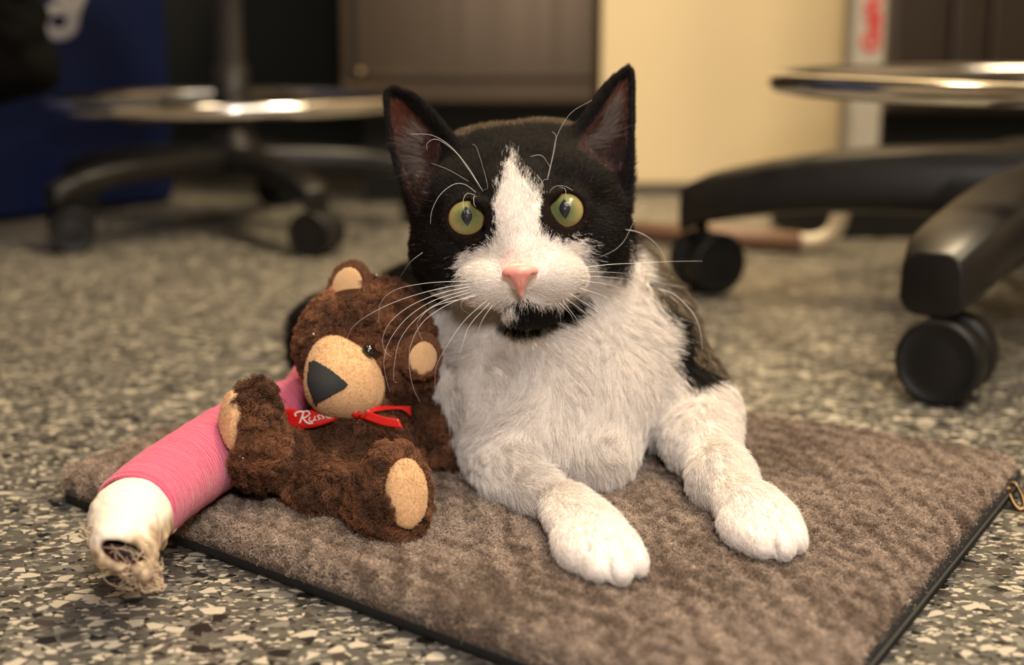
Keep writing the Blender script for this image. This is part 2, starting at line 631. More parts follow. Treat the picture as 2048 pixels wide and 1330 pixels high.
M = dict(
    floor=terrazzo(),
    cream=pbsdf('cream_paint', (0.82, 0.66, 0.40), 0.45, noise=(3, 0.04)),
    plaster=pbsdf('plaster', (0.42, 0.36, 0.28), 0.8, noise=(4, 0.05)),
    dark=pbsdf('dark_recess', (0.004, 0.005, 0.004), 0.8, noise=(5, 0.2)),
    base=pbsdf('dark_baseboard', (0.05, 0.042, 0.035), 0.5, noise=(9, 0.2)),
    blue=pbsdf('blue_plastic', (0.005, 0.012, 0.062), 0.5, spec=0.3, noise=(6, 0.12)),
    letter=pbsdf('white_print', (0.50, 0.48, 0.50), 0.6, noise=(30, 0.05)),
    redprint=pbsdf('red_print', (0.60, 0.03, 0.03), 0.6, noise=(30, 0.05)),
    carton=pbsdf('white_carton', (0.46, 0.42, 0.35), 0.7, noise=(20, 0.05)),
    steel=brushed('brushed_steel', (0.10, 0.074, 0.050), 0.34, 0.14),
    steel2=brushed('dark_steel', (0.095, 0.075, 0.062), 0.38, 0.12),
    chrome=pbsdf('chrome', (0.80, 0.77, 0.73), 0.15, 1.0, noise=(20, 0.02)),
    black=pbsdf('black_plastic', (0.010, 0.0085, 0.0075), 0.36, spec=0.38, noise=(60, 0.15), bump=(900, 0.15, 0.0004)),
    blackrub=pbsdf('black_rubber', (0.007, 0.0065, 0.0065), 0.42, spec=0.35, noise=(60, 0.15)),
    colm=pbsdf('grey_column', (0.022, 0.018, 0.015), 0.5, noise=(30, 0.1)),
    cloth=pbsdf('black_cloth', (0.0025, 0.0022, 0.0018), 0.95, spec=0.08, noise=(80, 0.2)),
    brownp=pbsdf('brown_pipe', (0.22, 0.125, 0.08), 0.5, noise=(30, 0.1)),
    creamp=pbsdf('cream_plastic', (0.72, 0.62, 0.48), 0.4, noise=(30, 0.03)),
    fur=attr_mat('fur_strand', rough=0.5, spec=0.16),
    skin=attr_mat('coat_skin', rough=0.9, spec=0.05),
    plush=attr_mat('plush_strand', rough=0.6, spec=0.3),
    wool=attr_mat('wool_strand', rough=0.9, spec=0.1),
    whisk=pbsdf('whisker_keratin', (0.86, 0.84, 0.82), 0.35, noise=(100, 0.02)),
    nose=pbsdf('pink_nose_skin', (0.80, 0.34, 0.29), 0.42, sub=0.25, noise=(900, 0.12), bump=(2600, 0.25, 0.0003)),
    pink=None,
    gauze=pbsdf('cotton_gauze', (0.66, 0.54, 0.41), 0.9, noise=(150, 0.38), bump=(900, 0.6, 0.0012)),
    thread=pbsdf('gauze_thread', (0.55, 0.42, 0.29), 0.9, noise=(200, 0.15)),
    suede=pbsdf('beige_suede', (0.62, 0.38, 0.19), 0.9, sheen=0.3, noise=(420, 0.16), bump=(1500, 0.35, 0.0006)),
    felt=pbsdf('black_felt', (0.012, 0.013, 0.014), 0.85, noise=(700, 0.3), bump=(1800, 0.3, 0.0004)),
    bead=pbsdf('black_bead', (0.008, 0.006, 0.005), 0.08, coat=1.0, noise=(50, 0.1)),
    satin=pbsdf('red_satin', (0.62, 0.012, 0.010), 0.28, coat=0.4, noise=(300, 0.08)),
    satinprint=pbsdf('white_satin_print', (0.80, 0.70, 0.66), 0.5, noise=(300, 0.05)),
    matfelt=pbsdf('wool_felt', (0.13, 0.10, 0.08), 0.95, noise=(350, 0.35), bump=(420, 0.9, 0.004)),
    zip=pbsdf('black_tape', (0.005, 0.005, 0.006), 0.85, noise=(300, 0.2)),
    bronze=pbsdf('old_brass', (0.20, 0.13, 0.07), 0.3, 1.0, noise=(200, 0.1)),
    toe=pbsdf('dark_toe', (0.028, 0.008, 0.009), 0.6, noise=(300, 0.2)),
    glit=pbsdf('clear_bead', (0.75, 0.70, 0.68), 0.12, coat=1.0, noise=(50, 0.05)),
)

# pink bandage with fine ribs around its length
m, nt, b = mat_new('pink_crepe_bandage')
uv = nt.nodes.new('ShaderNodeUVMap'); uv.uv_map = 'len'
sep = nt.nodes.new('ShaderNodeSeparateXYZ'); nt.links.new(uv.outputs[0], sep.inputs[0])
nn = nt.nodes.new('ShaderNodeTexNoise'); nn.inputs['Scale'].default_value = 55; nn.inputs['Detail'].default_value = 4
nt.links.new(uv.outputs[0], nn.inputs['Vector'])
mm = nt.nodes.new('ShaderNodeMath'); mm.operation = 'MULTIPLY_ADD'; mm.inputs[1].default_value = 0.03
nt.links.new(nn.outputs[0], mm.inputs[0]); nt.links.new(sep.outputs[1], mm.inputs[2])
m2 = nt.nodes.new('ShaderNodeMath'); m2.operation = 'MULTIPLY'; m2.inputs[1].default_value = 330.0
nt.links.new(mm.outputs[0], m2.inputs[0])
sn = nt.nodes.new('ShaderNodeMath'); sn.operation = 'SINE'; nt.links.new(m2.outputs[0], sn.inputs[0])
nf = nt.nodes.new('ShaderNodeTexNoise'); nf.inputs['Scale'].default_value = 700; nf.inputs['Detail'].default_value = 3
tco = nt.nodes.new('ShaderNodeTexCoord'); nt.links.new(tco.outputs['Object'], nf.inputs['Vector'])
ad = nt.nodes.new('ShaderNodeMath'); ad.operation = 'MULTIPLY_ADD'; ad.inputs[1].default_value = 2.2
nt.links.new(nf.outputs[0], ad.inputs[0]); nt.links.new(sn.outputs[0], ad.inputs[2])
bp = nt.nodes.new('ShaderNodeBump'); bp.inputs['Strength'].default_value = 0.55; bp.inputs['Distance'].default_value = 0.0006
nt.links.new(ad.outputs[0], bp.inputs['Height']); nt.links.new(bp.outputs[0], b.inputs['Normal'])
cr = ramp(nt, [(0.1, (0.42, 0.038, 0.095)), (0.6, (0.60, 0.072, 0.160)), (1.0, (0.72, 0.115, 0.225))])
mr = nt.nodes.new('ShaderNodeMapRange'); mr.inputs[1].default_value = -1; mr.inputs[2].default_value = 3
nt.links.new(ad.outputs[0], mr.inputs[0]); nt.links.new(mr.outputs[0], cr.inputs[0])
nt.links.new(cr.outputs[0], b.inputs['Base Color'])
b.inputs['Roughness'].default_value = 0.8
b.inputs['Sheen Weight'].default_value = 0.25
M['pink'] = m

# ------------------------------------------------------------------ room shell
def slab(name, lo, hi, mat, kind='structure', label=None):
    q = MB(); q.box(lo, hi)
    o = q.build(name, mat, smooth=False)
    if kind: o['kind'] = kind
    return o


slab('floor', (-2.2, -1.8, -0.05), (2.4, 2.9, 0.0), M['floor'])
slab('ceiling', (-2.2, -1.8, 2.5), (2.4, 2.9, 2.55), M['plaster'])
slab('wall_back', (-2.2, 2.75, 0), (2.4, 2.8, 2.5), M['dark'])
slab('wall_left', (-2.25, -1.8, 0), (-2.2, 2.8, 2.5), M['plaster'])
slab('wall_right', (2.4, -1.8, 0), (2.45, 2.8, 2.5), M['plaster'])
slab('wall_front', (-2.2, -1.85, 0), (2.4, -1.8, 2.5), M['plaster'])


def xat(px, D):
    """world x of a pixel column at ground distance D (height near the camera's)"""
    Z = D * CT + 0.02
    return (px - CX) / F * Z


# cream partition with a dark baseboard
yc = float(G(1300, 386)[1])
x0, x1 = float(G(1196, 386)[0]), float(G(1735, 386)[0])
slab('wall_partition', (x0 + 0.003, yc, 0.045 * 0.2), (x1 + 0.05, yc + 0.09, 2.5), M['cream'])
slab('baseboard_back', (x0 + 0.001, yc - 0.008, 0.0), (x1 + 0.05, yc - 0.0005, 0.016), M['base'])

# ------------------------------------------------------------------ background furniture
# blue cabinet with white lettering
yb = float(G(150, 446)[1])
t = empty('blue_cabinet', (-1.0, yb + 0.05, 0))
tag(t, 'dark blue cabinet with white script lettering standing on the terrazzo floor', 'cabinet')
bx1 = float(W(345, 300, 1.87)[0])
c_l, c_r = G(0, 446), G(345, 404)
bdir = (c_r - c_l) / np.linalg.norm(c_r - c_l)
bnor = np.array([bdir[1], -bdir[0], 0.0])                # towards the camera
c_l2 = c_l - bdir * 0.75


def bprism(a, b, near, far, z0, z1):
    p = [a + bnor * near, b + bnor * near, b + bnor * far, a + bnor * far]
    q = MB()
    q.add([(*v[:2], z0) for v in p] + [(*v[:2], z1) for v in p], [(0, 3, 2, 1), (4, 5, 6, 7), (0, 1, 5, 4), (1, 2, 6, 5), (2, 3, 7, 6), (3, 0, 4, 7)])
    return q


bprism(c_l2, c_r, 0, -0.32, 0, 1.0).build('body', M['blue'], t, smooth=False, bevel=0.006)
bprism(c_l2, c_r - bdir * 0.006, 0.012, 0.001, 0.01, 0.985).build('door', M['blue'], t, smooth=False, bevel=0.004)


def onplane(px, py, y):
    d = RT * ((px - CX) / F) + UP * (-(py - CY) / F) + FW
    return CAM + d * (y / d[1])


def onblue(px, py, off=0.0135):
    d = RT * ((px - CX) / F) + UP * (-(py - CY) / F) + FW
    p0 = c_l + bnor * off
    return CAM + d * (((p0 - CAM) @ bnor) / (d @ bnor))


q = MB()
ring = [onblue(118 + 31 * math.cos(a), 44 + 25 * math.sin(a)) for a in np.linspace(0, 2 * math.pi, 28, endpoint=False)]
q.tube(ring, 0.0075, 8, closed=True)
q.tube(smooth_path([onblue(*p) for p in ((136, 68), (146, 42), (156, 12), (172, -30))], 5), 0.0075, 8)
q.tube(smooth_path([onblue(*p) for p in ((104, 78), (98, 62), (92, 52))], 4), 0.0065, 8)
q.tube(smooth_path([onblue(*p) for p in ((150, 20), (140, 2), (118, -8), (104, -26))], 4), 0.0065, 8)
q.tube(smooth_path([onblue(*p) for p in ((88, 46), (74, 50), (66, 36))], 4), 0.0045, 8)
o = q.build('lettering', M['letter'], t)
# flatten the print against the door
for v in o.data.vertices:
    p = np.array(v.co); k = (p - c_l) @ bnor - 0.0135
    v.co = Vector(p - bnor * k * 0.88)

# stainless cabinet
ys = 2.03
sx0, sx1 = xat(690, ys), xat(1190, ys)
zb = float(onplane(900, 205, ys)[2])
t = empty('steel_cabinet', ((sx0 + sx1) / 2, ys, 0))
tag(t, 'brushed stainless steel cabinet raised on a dark recessed plinth behind the cat', 'cabinet')
q = MB(); q.box((sx0, ys + 0.004, zb), (sx1, ys + 0.5, 0.95)); q.build('body', M['steel2'], t, smooth=False, bevel=0.004)
zs = float(onplane(900, 158, ys)[2])
q = MB(); q.box((sx0 + 0.016, ys - 0.012, zs), (sx1 - 0.002, ys + 0.003, 0.93))
q.build('door', M['steel'], t, smooth=False, bevel=0.003)
q = MB(); q.box((sx0 + 0.002, ys - 0.008, zb), (sx1 - 0.002, ys + 0.003, zs - 0.004))
q.build('bottom_rail', M['steel'], t, smooth=False, bevel=0.003)
q = MB(); q.box((sx0 - 0.004, ys - 0.014, zb + 0.02), (sx0 + 0.012, ys + 0.003, 0.94))
q.build('side_frame', M['steel'], t, smooth=False, bevel=0.003)
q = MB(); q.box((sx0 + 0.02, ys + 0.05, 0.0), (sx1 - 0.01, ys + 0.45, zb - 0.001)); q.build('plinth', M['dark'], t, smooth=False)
q = MB(); q.lathe([(0.004, 0), (0.011, 0.003), (0.012, 0.010), (0.008, 0.014)], (sx0 + 0.022, ys - 0.0125, zs + 0.005), (0, -1, 0), 20)
q.build('hinge_cap', M['steel'], t)

# near-black slab standing in for the shaded void between blue and steel
t = slab('dark_void_slab', (-0.7, 2.46, 0.0), (sx0 - 0.002, 2.50, 1.1), M['dark'])

# right dark steel cabinet
yr = 1.975
rx0, rx1 = xat(1772, yr), xat(2300, yr)
zb2 = float(onplane(1900, 225, yr)[2])
t = empty('dark_steel_cabinet', ((rx0 + rx1) / 2, yr, 0))
tag(t, 'dark stainless steel cabinet with vertical seams behind the chrome ringed stool', 'cabinet')
q = MB(); q.box((rx0, yr + 0.004, zb2), (rx1, yr + 0.4, 0.95)); q.build('body', M['steel2'], t, smooth=False, bevel=0.004)
for a, bb in ((1776, 1886), (1893, 1962), (1969, 2290)):
    q = MB(); q.box((xat(a, yr), yr - 0.010, zb2 + 0.004), (xat(bb, yr), yr + 0.003, 0.93))
    q.build('front_panel', M['steel2'], t, smooth=False, bevel=0.004)
q = MB(); q.box((rx0 + 0.01, yr + 0.05, 0), (rx1, yr + 0.19, zb2 - 0.001)); q.build('plinth', M['dark'], t, smooth=False)
slab('added_dark_strip', (xat(1600, 1.7), 1.70, 0.0), (rx1, 1.86, 0.040), M['dark'])  # low strip added to darken the floor behind the right stool

# narrow white carton with red printing between the cream partition and the cabinet
yk = 1.900
kx0, kx1 = xat(1696, yk), xat(1767, yk)
t = empty('white_carton', ((kx0 + kx1) / 2, yk, 0))
tag(t, 'tall narrow white carton with red vertical printing against the cream wall', 'box')
q = MB(); q.box((kx0, yk, 0.0), (kx1, yk + 0.06, 0.75)); q.build('carton', M['carton'], t, smooth=False, bevel=0.012)
tx = bpy.data.curves.new('print', 'FONT'); tx.body = 'GuiAeM'; tx.size = 0.033; tx.extrude = 0.0003; tx.offset = 0.0016
to = bpy.data.objects.new('tmp', tx); col.objects.link(to)
bpy.context.view_layer.update()
me = bpy.data.meshes.new_from_object(to.evaluated_get(bpy.context.evaluated_depsgraph_get()))
bpy.data.objects.remove(to)
a = onplane(1757, 104, yk)
o = link('printing', me, M['redprint'], None, smooth=False)
o.matrix_world = Matrix.Translation((a[0], yk - 0.0008, a[2])) @ Matrix(((0, -1, 0, 0), (0, 0, -1, 0), (1, 0, 0, 0), (0, 0, 0, 1)))
bpy.context.view_layer.update()
o.parent = t; o.matrix_parent_inverse = t.matrix_world.inverted()

# brown pipe with a bent cream end lying on the floor
pz = 0.0125
pa, pb_ = G(1262, 482), G(1600, 506)
t = empty('floor_pipe', tuple(pb_))
tag(t, 'brown pipe with a bent cream plastic end lying behind the front stool arm', 'pipe')
q = MB(); q.tube([pa + [0, 0, pz], pb_ + [0, 0, pz]], 0.0122, 20); q.build('pipe', M['brownp'], t)
e = pb_
q = MB(); q.tube(smooth_path([e + [0.0, 0, pz], e + [0.018, 0, pz + .001], e + [0.034, 0, 0.021], e + [0.042, 0, 0.036], e + [0.0455, 0.0, 0.054]], 6), 0.0098, 20)
q.build('bent_end', M['creamp'], t)


# black bag hanging at the left edge
f = Field((-0.95, 1.40, 0.06), (-0.45, 1.80, 0.62), 0.005)
def BZ(px, py): return onplane(px, py, 1.58)
f.ell(BZ(-10, 40), (0.047, 0.05, 0.07), k=0.02)
f.ell(BZ(58, 132), (0.021, 0.04, 0.026), k=0.02)
f.ell(BZ(-10, 130), (0.07, 0.05, 0.04), k=0.02)
f.ell(BZ(-14, -110), (0.043, 0.05, 0.14), k=0.03)
f.cap(BZ(20, 80), BZ(-70, 165), 0.03, 0.03, k=0.02)
V, Q = f.nets(2)
Nn = vnormals(V, Q)
V = V + Nn * (vnoise(V, 90, 3) * 0.003)[:, None]
o = link('black_bag', mesh_np('black_bag', V, Q), M['cloth'])
tag(o, 'slack black cloth bag hanging in front of the blue cabinet', 'bag')


# ------------------------------------------------------------------ stools
def stool(loc, R, ring_r, ring_z, zt0, zt1, th0, th1, phase, wheel, axles, label, group, seat_z=0.46, rr=0.0095, w0=0.028, w1=0.019):
    t = empty('wheeled_stool', loc)
    tag(t, label, 'stool', group)
    c = np.array(loc, float)
    q = MB(); q.lathe([(0.022, 0), (0.022, 0.10), (0.017, 0.101), (0.017, seat_z - zt0 - 0.02)], c + [0, 0, zt0], (0, 0, 1), 24)
    q.build('column', M['colm'], t)
    q = MB(); q.lathe([(0.030, 0), (0.040, 0.005), (0.040, th0 * 0.9), (0.030, th0 + 0.008), (0.024, th0 + 0.02)], c + [0, 0, zt0 - th0], (0, 0, 1), 28)
    q.build('hub', M['black'], t, bevel=0.002)
    q = MB(); q.lathe([(0.12, 0), (0.17, 0.01), (0.175, 0.035), (0.16, 0.05), (0.10, 0.055)], c + [0, 0, seat_z], (0, 0, 1), 40)
    q.build('seat', M['black'], t)
    # foot ring and its two spokes
    q = MB()
    q.tube([c + [ring_r * math.cos(a), ring_r * math.sin(a), ring_z] for a in np.linspace(0, 2 * math.pi, 72, endpoint=False)], rr, 16, closed=True)
    fr = q.build('foot_ring', M['chrome'], t)
    q = MB()
    for a in (phase + 0.3, phase + 0.3 + 2.094, phase + 0.3 + 4.189):
        d = np.array([math.cos(a), math.sin(a), 0])
        q.tube([c + [0, 0, ring_z - 0.012] + d * 0.02, c + [0, 0, ring_z - 0.013] + d * (ring_r - 0.03), c + [0, 0, ring_z - 0.004] + d * (ring_r - 0.004)], 0.0055, 10)
    q.lathe([(0.026, 0), (0.030, 0.004), (0.030, 0.03), (0.024, 0.034)], c + [0, 0, ring_z - 0.028], (0, 0, 1), 24)
    q.build('ring_bracket', M['black'], fr)
    n = 14
    for k in range(5):
        a = phase + k * 2 * math.pi / 5
        d = np.array([math.cos(a), math.sin(a), 0.0]); sd = np.array([-math.sin(a), math.cos(a), 0.0])
        V = []; Fs = []
        m_ = 12
        for i in range(n + 1):
            s = i / n
            r = 0.015 + (R + 0.018 - 0.015) * s
            zt = zt0 + (zt1 - zt0) * (0.25 * s + 0.75 * s ** 3.2)
            th = th0 + (th1 - th0) * s
            hw = w0 + (w1 - w0) * s
            if i == n: hw *= 0.75; zt -= 0.004
            for j in range(m_):
                an = 2 * math.pi * (j + 0.5) / m_
                cx, cz = math.cos(an), math.sin(an)
                ex = math.copysign(abs(cx) ** 0.55, cx); ez = math.copysign(abs(cz) ** 0.55, cz)
                V.append(c + d * r + sd * hw * ex * (1.0 if cz > 0 else 1.05) + np.array([0, 0, zt - th / 2 + ez * th / 2]))
        for i in range(n):
            for j in range(m_):
                l = (j + 1) % m_
                Fs.append((i * m_ + j, i * m_ + l, (i + 1) * m_ + l, (i + 1) * m_ + j))
        Fs.append(tuple(reversed(range(m_)))); Fs.append(tuple(range(n * m_, (n + 1) * m_)))
        q = MB(); q.add(V, Fs); q.build('arm', M['black'], t, bevel=0.002)
        e = c + d * R
        zc = zt1 - th1
        wr = wheel / 2
        aa = axles[k]
        ad = np.array([math.cos(aa), math.sin(aa), 0.0])
        off = np.array([-ad[1], ad[0], 0]) * 0.007
        q = MB()
        q.lathe([(0.006, 0), (0.006, zc - wr * 1.3 + 0.004)], e + [0, 0, wr * 1.3], (0, 0, 1), 14)
        hc = e + off + np.array([0, 0, wr])
        q.lathe([(wr * 0.86, -0.0048), (wr * 0.93, -0.004), (wr * 0.93, 0.004), (wr * 0.86, 0.0048)], hc, ad, 32)
        q.tube([hc - ad * 0.022, hc + ad * 0.022], 0.003, 10)
        cs = q.build('caster', M['black'], t)
        for sg in (-1, 1):
            q = MB()
            q.lathe([(wr * 0.80, 0.0058), (wr * 0.97, 0.006), (wr, 0.0075), (wr, 0.0215), (wr * 0.96, 0.024), (wr * 0.86, 0.0245), (wr * 0.84, 0.0238), (wr * 0.5, 0.0255), (0.002, 0.026)],
                    hc, ad * sg, 40)
            q.build('wheel', M['blackrub'], cs)
    return t


A = G(1868, 795); B = G(1400, 583)
mid = (A + B) / 2; ab = B - A
perp = np.array([ab[1], -ab[0], 0]) / np.linalg.norm(ab)
Rr = np.linalg.norm(ab) / 2 / math.sin(math.radians(36))
Cc = mid + perp * Rr * math.cos(math.radians(36))
ph = math.atan2((A - Cc)[1], (A - Cc)[0])
pB = math.atan2((B - Cc)[1], (B - Cc)[0])
sgn = 1 if abs(((pB - ph + math.pi) % (2 * math.pi)) - math.pi - math.radians(72)) < 0.3 else -1
ax = [0.0] * 5
nA = math.atan2(-math.cos(math.radians(33)), -math.sin(math.radians(33)))
nB = math.atan2(-0.85, 0.45)
if sgn > 0: ax = [nA, nB, 0.4, 1.2, 2.0]
else: ax = [nA, 0.4, 1.2, 2.0, nB]
zring = float(W(2100, 190, to_px(Cc)[2] - 0.27)[2])
stool((Cc[0], Cc[1], 0), Rr, (float(to_px(Cc)[0]) - 1546) / F * to_px(Cc)[2], zring, 0.155, 0.108, 0.074, 0.045, ph, 0.0595, ax,
      'black five-armed wheeled stool with a bright chrome foot ring at the right', 'wheeled stools behind the cat', w0=0.038, w1=0.029)
Cl = G(474, 60 + F / 1.80 / 3.909)
stool((Cl[0], Cl[1], 0), 0.245, 0.222, 0.162, 0.108, 0.080, 0.034, 0.026, math.radians(-131), 0.052,
      [-1.2, -1.9, 0.4, 1.0, 2.1],
      'black wheeled stool with a chrome foot ring in front of the blue cabinet', 'wheeled stools behind the cat', rr=0.0088, w0=0.024, w1=0.018)

# ------------------------------------------------------------------ mat
qL, qR, qF, qB = G(112, 962, 0.012), G(2040, 931, 0.012), G(1574, 1492, 0.012), G(727, 722, 0.012)
cor = [qF[:2], qR[:2], qB[:2], qL[:2]]
NU, NV = 220, 180


def mat_xy(u, v):
    """u: F->R side ; v: F->L side, both 0..1, edges bent a little"""
    F_, R_, B_, L_ = [np.array(c) for c in cor]
    p = (F_[None] * ((1 - u) * (1 - v))[:, None] + R_[None] * (u * (1 - v))[:, None] + B_[None] * (u * v)[:, None] + L_[None] * ((1 - u) * v)[:, None])
    c = p.mean(0)
    return p


uu, vv = np.meshgrid(np.linspace(0, 1, NU), np.linspace(0, 1, NV), indexing='ij')
U = uu.ravel(); Vv = vv.ravel()
# round the corners (superellipse mapping)
a_, b_ = 2 * U - 1, 2 * Vv - 1
rm = np.maximum(np.abs(a_), np.abs(b_))
pw = 60.0
nrm = (np.abs(a_) ** pw + np.abs(b_) ** pw) ** (1 / pw)
kf = np.where(nrm > 1e-6, rm / np.maximum(nrm, 1e-6), 1)
a2, b2 = a_ * kf, b_ * kf
xy = mat_xy((a2 + 1) / 2, (b2 + 1) / 2)
edge = 1 - rm                                        # 0 at rim
de = edge * 0.17                                     # metres from rim, roughly
prof = np.clip(de / 0.009, 0, 1)
zt = 0.010 + (MAT_Z - 0.010) * np.sqrt(1 - (1 - prof) ** 2)
P3 = np.column_stack([xy, zt])
P3[:, 2] += (np.clip(vnoise(P3 * [1, 1, 0], 55, 5), -1.5, 1) * 0.0006 - 0.0006) * prof
bot = np.column_stack([xy, np.full(len(xy), 0.0)])
zz = np.where(rm > 0.999, 0.010, 0.001)
top_i = np.arange(NU * NV).reshape(NU, NV)
Qt = np.stack([top_i[:-1, :-1], top_i[1:, :-1], top_i[1:, 1:], top_i[:-1, 1:]], -1).reshape(-1, 4)
# bottom ring: rim loop down to the floor
loop = np.concatenate([top_i[:-1, 0], top_i[-1, :-1], top_i[1:, -1][::-1], top_i[0, 1:][::-1]])
nb = len(P3)
cen = P3[:, :2].mean(0)
lv = P3[loop].copy()
rim_xy = lv[:, :2].copy()
low = np.column_stack([cen + (rim_xy - cen) * 0.985, np.full(len(loop), 0.0005)])
Vm = np.vstack([P3, low, [[cen[0], cen[1], 0.0005]]])
Fm = [tuple(x) for x in Qt]
nl = len(loop)
for i in range(nl):
    j = (i + 1) % nl
    Fm.append((loop[j], loop[i], nb + i, nb + j))
    Fm.append((nb + j, nb + i, nb + nl))
wool_mat = link('wool_mat', mesh_py('wool_mat', Vm, Fm), M['matfelt'])
tag(wool_mat, 'grey-brown fuzzy wool mat with a black zipped edge under the cat', 'mat')
Nm = vnormals(P3, Qt)
if Nm[:, 2].mean() < 0: Nm = -Nm; Qt = Qt[:, ::-1]
nW = 260000
P, N = roots(P3, Qt, Nm, nW, lambda p, n: np.where(to_px(p)[1] > 760, 1.0, 0.25))
aa = vnoise(P, 800, 8) * 3.0 + rng.normal(0, 1.0, nW)
fl = np.column_stack([np.cos(aa), np.sin(aa), np.zeros(nW)])
C = strands(P, N, fl, np.full(nW, 0.0038), k=6, lift=0.7, curl=0.4, clump=0.5, clump_size=0.0017, jit=0.8, wave=0.0013)
C[:, :, 2] = np.maximum(C[:, :, 2], 0.006)
tn = 0.5 + 0.5 * np.clip(vnoise(P, 620, 10) * 0.6 + .35 * vnoise(P, 60, 11), -1, 1)
cw = np.array([0.135, 0.102, 0.080]) * (1 - tn[:, None]) + np.array([0.40, 0.33, 0.275]) * tn[:, None]
cw *= rng.uniform(0.62, 1.4, (nW, 1)) * np.array([1.06, 1.0, 0.95])
curves_obj('wool_pile', C, cw, 0.00012, 0.00006, M['wool'], wool_mat, 'stuff')
# black tape around the rim, zip teeth line and puller
tp = np.column_stack([cen + (rim_xy - cen) * 1.004, np.full(nl, 0.0095)])
ins = np.column_stack([cen + (rim_xy - cen) * 0.995, np.full(nl, 0.0035)])
V = []; Fs = []
for i in range(nl):
    ft = min(1.0, max(0.0, (rim_xy[i][0] - 0.10) / 0.05))         # the zipped side faces right
    o3 = np.append(cen + (rim_xy[i] - cen) * (0.994 + 0.016 * ft), 0.0)
    V += [(*(cen + (rim_xy[i] - cen) * (0.99 + 0.010 * ft)), 0.0065 + 0.006 * ft), (o3[0], o3[1], 0.0055 + 0.005 * ft), (o3[0], o3[1], 0.0020), (*(cen + (rim_xy[i] - cen) * 0.98), 0.0003)]
for i in range(nl):
    j = (i + 1) % nl
    for k in range(3): Fs.append((i * 4 + k, i * 4 + k + 1, j * 4 + k + 1, j * 4 + k))
link('zip_tape', mesh_py('zip_tape', V, Fs), M['zip'], wool_mat)
q = MB()
q.tube([np.append(cen + (rim_xy[i] - cen) * 1.0120, 0.0070) for i in range(0, nl, 3) if rim_xy[i][0] > 0.13], 0.0008, 6)
q.build('zip_teeth', pbsdf('grey_zip', (0.045, 0.045, 0.042), 0.4, noise=(900, 0.5)), wool_mat)
za = G(2008, 985, 0.007)
q = MB()
q.box(za + [-0.003, -0.004, -0.001], za + [0.003, 0.004, 0.004])
zp = q.build('zip_slider', M['bronze'], wool_mat, bevel=0.001)
q = MB()
l2 = [za + [0.002, 0.001, 0.004], za + [0.0055, -0.001, 0.005], za + [0.008, -0.004, 0.000], za + [0.0075, -0.010, -0.0055], za + [0.004, -0.009, -0.0055], za + [0.002, -0.004, -0.001]]
q.tube(smooth_path(l2 + [l2[0]], 5)[:-1], 0.0013, 8, closed=True)
q.build('zip_pull', M['bronze'], zp)


# ================================================================== CAT
def m_(rpx, Z): return rpx * Z / F


AX = [RT, UP, FW]
roll = math.radians(5.1)
HR = RT * math.cos(roll) + UP * math.sin(roll)
HU = UP * math.cos(roll) - RT * math.sin(roll)
HAX = [HR, HU, FW]

f = Field((-0.155, 0.515, 0.0), (0.145, 1.12, 0.252), 0.00125)


def E(px, py, Z, rx, ry, rz, k=0.012, ax=None, sub=False):
    f.ell(W(px, py, Z), (m_(rx, Z), m_(ry, Z), rz), ax if ax is not None else AX, k, sub)


def nrm0(v): return v / np.linalg.norm(v)


# torso, haunches
E(1118, 765, .86, 278, 270, .085, .03)
E(1190, 560, .86, 105, 95, .05, .03)
E(960, 680, 1.0, 205, 170, .10, .04)
E(850, 690, 1.06, 160, 150, .07, .04)
E(668, 684, 1.0, 92, 82, .05, .03)
f.cap(W(690, 758, .885), W(690, 690, .98), .027, .034, .02)
# chest and neck
E(1082, 625, .785, 212, 180, .058, .03)
E(1108, 775, .768, 232, 150, .058, .03)
E(1098, 888, .742, 150, 82, .042, .025)
E(1195, 925, .735, 48, 52, .022, .02)
E(1290, 720, .80, 95, 150, .045, .03)
E(1370, 800, .80, 72, 62, .035, .025)
# left foreleg (viewer's left)
f.chain([W(985, 885, .755), W(1018, 950, .708), W(1080, 990, .684), W(1130, 1015, .665)],
        [m_(64, .755), m_(50, .708), m_(36, .684), m_(40, .665)], .014)
d1 = W(1225, 1110, .600) - W(1150, 1025, .652); d1[2] = 0; d1 /= np.linalg.norm(d1)
s1 = np.array([-d1[1], d1[0], 0])
A1 = [s1, np.array([0, 0, 1.0]), d1]


def LE(p, a, b, c, axes, k=.008, sub=False):
    f.ell(p, (a, b, c), axes, k, sub)


TOES = []


def toes(spec, axes, half):
    ps = []
    for (x, y, Z, r) in spec:
        p = W(x, y, Z); p[2] = MAT_Z + .0072
        ps.append((p, r))
        LE(p - axes[2] * .003, r, .0078, half, axes, .0012)
    TOES.append((ps, axes))


def creases():
    for ps, axes in TOES:
        for (a, ra), (b, rb) in zip(ps[:-1], ps[1:]):
            m = (a + b) / 2
            f.cap(m + axes[2] * .012 - np.array([0, 0, .004]), m + axes[2] * .006 + np.array([0, 0, .0065]), .0011, .0009, .0016, True)
            f.cap(m + axes[2] * .007 + np.array([0, 0, .0062]), m + axes[2] * .002 + np.array([0, 0, .0088]), .0008, .0004, .0014, True)


pw1 = W(1158, 1040, .643); LE(pw1, .0150, .0115, .026, A1, .012)
toes(((1150, 1118, .609, .0068), (1188, 1132, .5985, .0072), (1232, 1131, .595, .0072), (1264, 1100, .603, .0066)), A1, .0155)
pc1 = W(1188, 1082, .622); pc1[2] = MAT_Z + .0100; LE(pc1, .0160, .0112, .0235, A1, .009)
